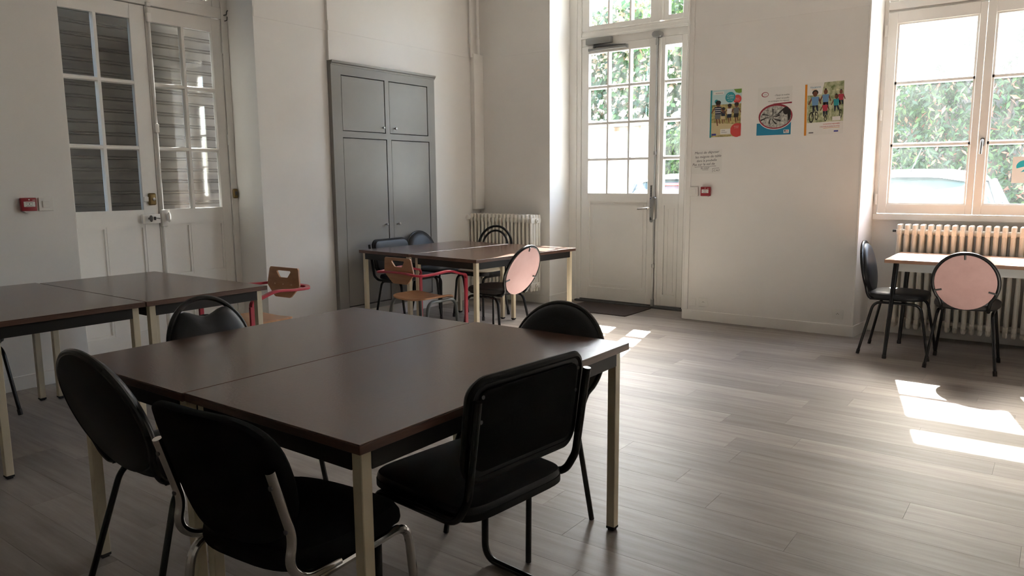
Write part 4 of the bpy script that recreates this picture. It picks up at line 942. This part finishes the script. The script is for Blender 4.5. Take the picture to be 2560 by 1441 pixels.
tree('tall sparse tree with sky showing through, beyond the wall end', .3, 14.5, 7.5, [(0, 0, 4.3, .9), (1.0, 0, 5.4, 1.0), (-.9, .2, 6.3, 1.1), (.6, 0, 7.0, .9), (1.9, 0, 3.9, 1.0)], 13, ['leaf_green', 'leaf_dark', 'leaf_light'], [5, 4, 3], 5000, .15)
# stone wall and shrubs outside the window
sw = thing('stone_wall', 'old stone garden wall behind the shrub outside the window', 'wall', (4.6, 8.2, 0))
obj('masonry', B().box(-2.6, 4.5, 0, .4, -.1, 4.4), 'stone', sw, smooth=False)
obj('coping_stone', B().box(-2.65, 4.5, -.06, .46, 4.4, 4.52, .01), 'coping', sw, smooth=False)
sb = thing('photinia_shrub', 'large evergreen shrub with reddish young leaves outside the window', 'shrub', (4.1, 6.7, 0))
obj('stem', B().tube([(0, 0, -.1), (.05, .1, 1.2), (-.3, 0, 2.6)], [.08, .06, .02], 8).tube([(.1, 0, -.1), (.4, .1, 1.3), (.7, 0, 2.8)], [.07, .05, .02], 8), 'bark', sb)
cr_ = [(0, 0, 1.3, 1.2), (.9, .1, 1.5, 1.0), (-.9, .1, 1.5, 1.0), (.1, .2, 2.7, 1.1), (-.9, .3, 2.9, .9), (1.2, .3, 2.9, .8), (.2, .3, 3.6, .8), (1.7, .3, 1.2, .9)]
def spos(rg): c = rg.choice(cr_); return ell(c[0], c[1], c[2], c[3], c[3]*.75, c[3]*.9, .6)(rg)
leaves('foliage', 24000, spos, .115, ['leaf_green', 'leaf_dark', 'leaf_red', 'leaf_light'], [5, 6, 1.3, 1.2], sb, 21, .36)
for i, (x, y, lab) in enumerate(((8.3, 6.7, 'dense evergreen shrub beyond the reddish shrub outside the window'),)):
    s2 = thing('evergreen_shrub', lab, 'shrub', (x, y, 0)); obj('stem', B().tube([(0, 0, -.1), (.05, .1, 1.2), (-.2, 0, 2.2)], [.07, .05, .02], 8), 'bark', s2)
    c2_ = [(0, 0, 1.2, 1.1), (.4, .1, 2.3, .9), (-.5, .1, 2.4, .9), (0, .1, 3.1, .8)]
    def sp2(rg, c2_=c2_): c = rg.choice(c2_); return ell(c[0], c[1], c[2], c[3], c[3]*.75, c[3]*.9, .55)(rg)
    leaves('foliage', 5000, sp2, .15, ['leaf_green', 'leaf_dark', 'leaf_light'], [5, 6, 1.5], s2, 31+i, .42)
tree('tall tree added behind the old stone garden wall to screen the low sky', 4.8, 11.4, 9.0, [(0, 0, 5.2, 2.0), (2.2, .2, 5.6, 1.9), (-2.2, .2, 5.4, 1.7), (.8, 0, 7.6, 1.8), (-1.3, 0, 7.3, 1.6), (2.9, .3, 7.6, 1.4), (.2, 0, 8.8, 1.2)], 15, ['leaf_green', 'leaf_dark', 'leaf_light'], [5, 5, 1.5], 16000, .24)  # added tree: blocks low sky whose reflection would whiten the floor
# cars
def car(label, loc, rz, paint, roofm, strip=False):
    """local: rear faces -y, length along y, nose at +y"""
    t = thing('parked_car', label, 'car', loc, rz)
    def section(y, zs, ws):
        pts = [(w, z) for w, z in zip(ws, zs)]
        return [(-w, y, z) for w, z in pts][::-1]+[(w, y, z) for w, z in pts]
    secs = [(0.00, (.30, .55, .80, .90), (.70, .80, .80, .74)), (.06, (.22, .55, .86, .95), (.76, .84, .83, .78)), (.9, (.20, .5, .88, .96), (.80, .86, .85, .80)), (2.6, (.20, .5, .86, .93), (.80, .86, .85, .79)), (3.5, (.22, .5, .72, .80), (.78, .84, .80, .70)), (3.85, (.30, .48, .62, .68), (.62, .72, .70, .60))]
    b = B(); rings = []
    for y, zs, ws in secs: rings.append([b.bm.verts.new(p) for p in section(y, zs, ws)])
    n = len(rings[0])
    for A, D in zip(rings, rings[1:]):
        for i in range(n): b.bm.faces.new((A[i], A[(i+1) % n], D[(i+1) % n], D[i]))
    b.bm.faces.new(rings[0][::-1]); b.bm.faces.new(rings[-1]); obj('body', b, paint, t, ang=50)
    cab = [(0.10, (.93, 1.10, 1.16), (.74, .68, .62)), (.38, (.94, 1.30, 1.385), (.76, .64, .50)), (.9, (.94, 1.33, 1.44), (.77, .64, .52)), (1.7, (.94, 1.32, 1.42), (.77, .63, .50)), (2.65, (.91, .98, 1.02), (.74, .70, .60))]
    b = B(); rings = []
    for y, zs, ws in cab: rings.append([b.bm.verts.new(p) for p in section(y, zs, ws)])
    n = len(rings[0])
    for A, D in zip(rings, rings[1:]):
        for i in range(n): b.bm.faces.new((A[i], A[(i+1) % n], D[(i+1) % n], D[i]))
    b.bm.faces.new(rings[0][::-1]); b.bm.faces.new(rings[-1]); gh = obj('cabin', b, 'car_glass', t, ang=50)
    rf = B(); R = []
    for y, z, w in ((.30, 1.375, .50), (.40, 1.405, .53), (.9, 1.462, .56), (1.5, 1.452, .55), (1.78, 1.425, .52)): R.append([rf.bm.verts.new(p) for p in ((-w-.09, y, z-.115), (-w-.03, y, z-.035), (-w*.6, y, z+.004), (0, y, z+.012), (w*.6, y, z+.004), (w+.03, y, z-.035), (w+.09, y, z-.115))])
    for A, D in zip(R, R[1:]):
        for i in range(6): rf.bm.faces.new((A[i], A[i+1], D[i+1], D[i]))
    obj('roof', rf, roofm, t, ang=60)
    for s in (-1, 1):
        obj('pillar', B().tube([(s*.76, .10, .95), (s*.665, .32, 1.31)], .035, 8).tube([(s*.76, 2.55, .93), (s*.64, 1.75, 1.34)], .030, 8).tube([(s*.785, 1.25, .94), (s*.66, 1.25, 1.35)], .03, 8), paint, t)
        lamp = obj('tail_light', B().box(s*.77-.07, s*.77+.07, -.02, .10, .72, .93, .02, 2), 'tail_red', t)
        for y in (.72, 3.10):
            wh = obj('wheel', B().lathe([(.18, -.10), (.29, -.10), (.31, -.07), (.31, .07), (.29, .10), (.18, .10)], (s*.76, y, .28), 'x', 24), 'black_rubber', t); obj('hubcap', B().lathe([(.18, -.105), (.10, -.115 if s < 0 else .115), (.02, -.115 if s < 0 else .115)] if s < 0 else [(.18, .105), (.10, .115), (.02, .115)], (s*.76, y, .28), 'x', 20), 'alu_grey', wh)
    obj('bumper', B().box(-.80, .80, -.05, .08, .30, .52, .04, 3), paint, t)
    obj('number_plate', B().box(-.26, .26, -.058, -.049, .56, .67), 'paper', t, smooth=False)
    if strip: obj('brake_strip', B().box(-.42, .42, .24, .30, 1.285, 1.325, .008), 'tail_red', t)
    obj('antenna', B().tube([(.0, .55, 1.44), (.10, .50, 1.68)], .006, 6), 'black_metal', t)
    return t
mat('car_glass', (.05, .075, .08), .06, spec=.8)
mat('tail_red', (.45, .02, .02), .3)
mat('car_silver', (.42, .47, .50), .25, metal=.3, coat=.5); mat('car_white', (.62, .68, .72), .22, metal=.1, coat=.6); mat('car_dark', (.09, .11, .13), .25, metal=.3, coat=.5)
car('grey hatchback with a red brake strip parked outside the exit door', (.80, 3.4, -.03), math.radians(3), 'car_dark', 'car_silver', True)
car('pale hatchback parked outside the window with glaring roof', (4.10, 1.65, -.03), math.radians(-2), 'car_white', 'car_white')
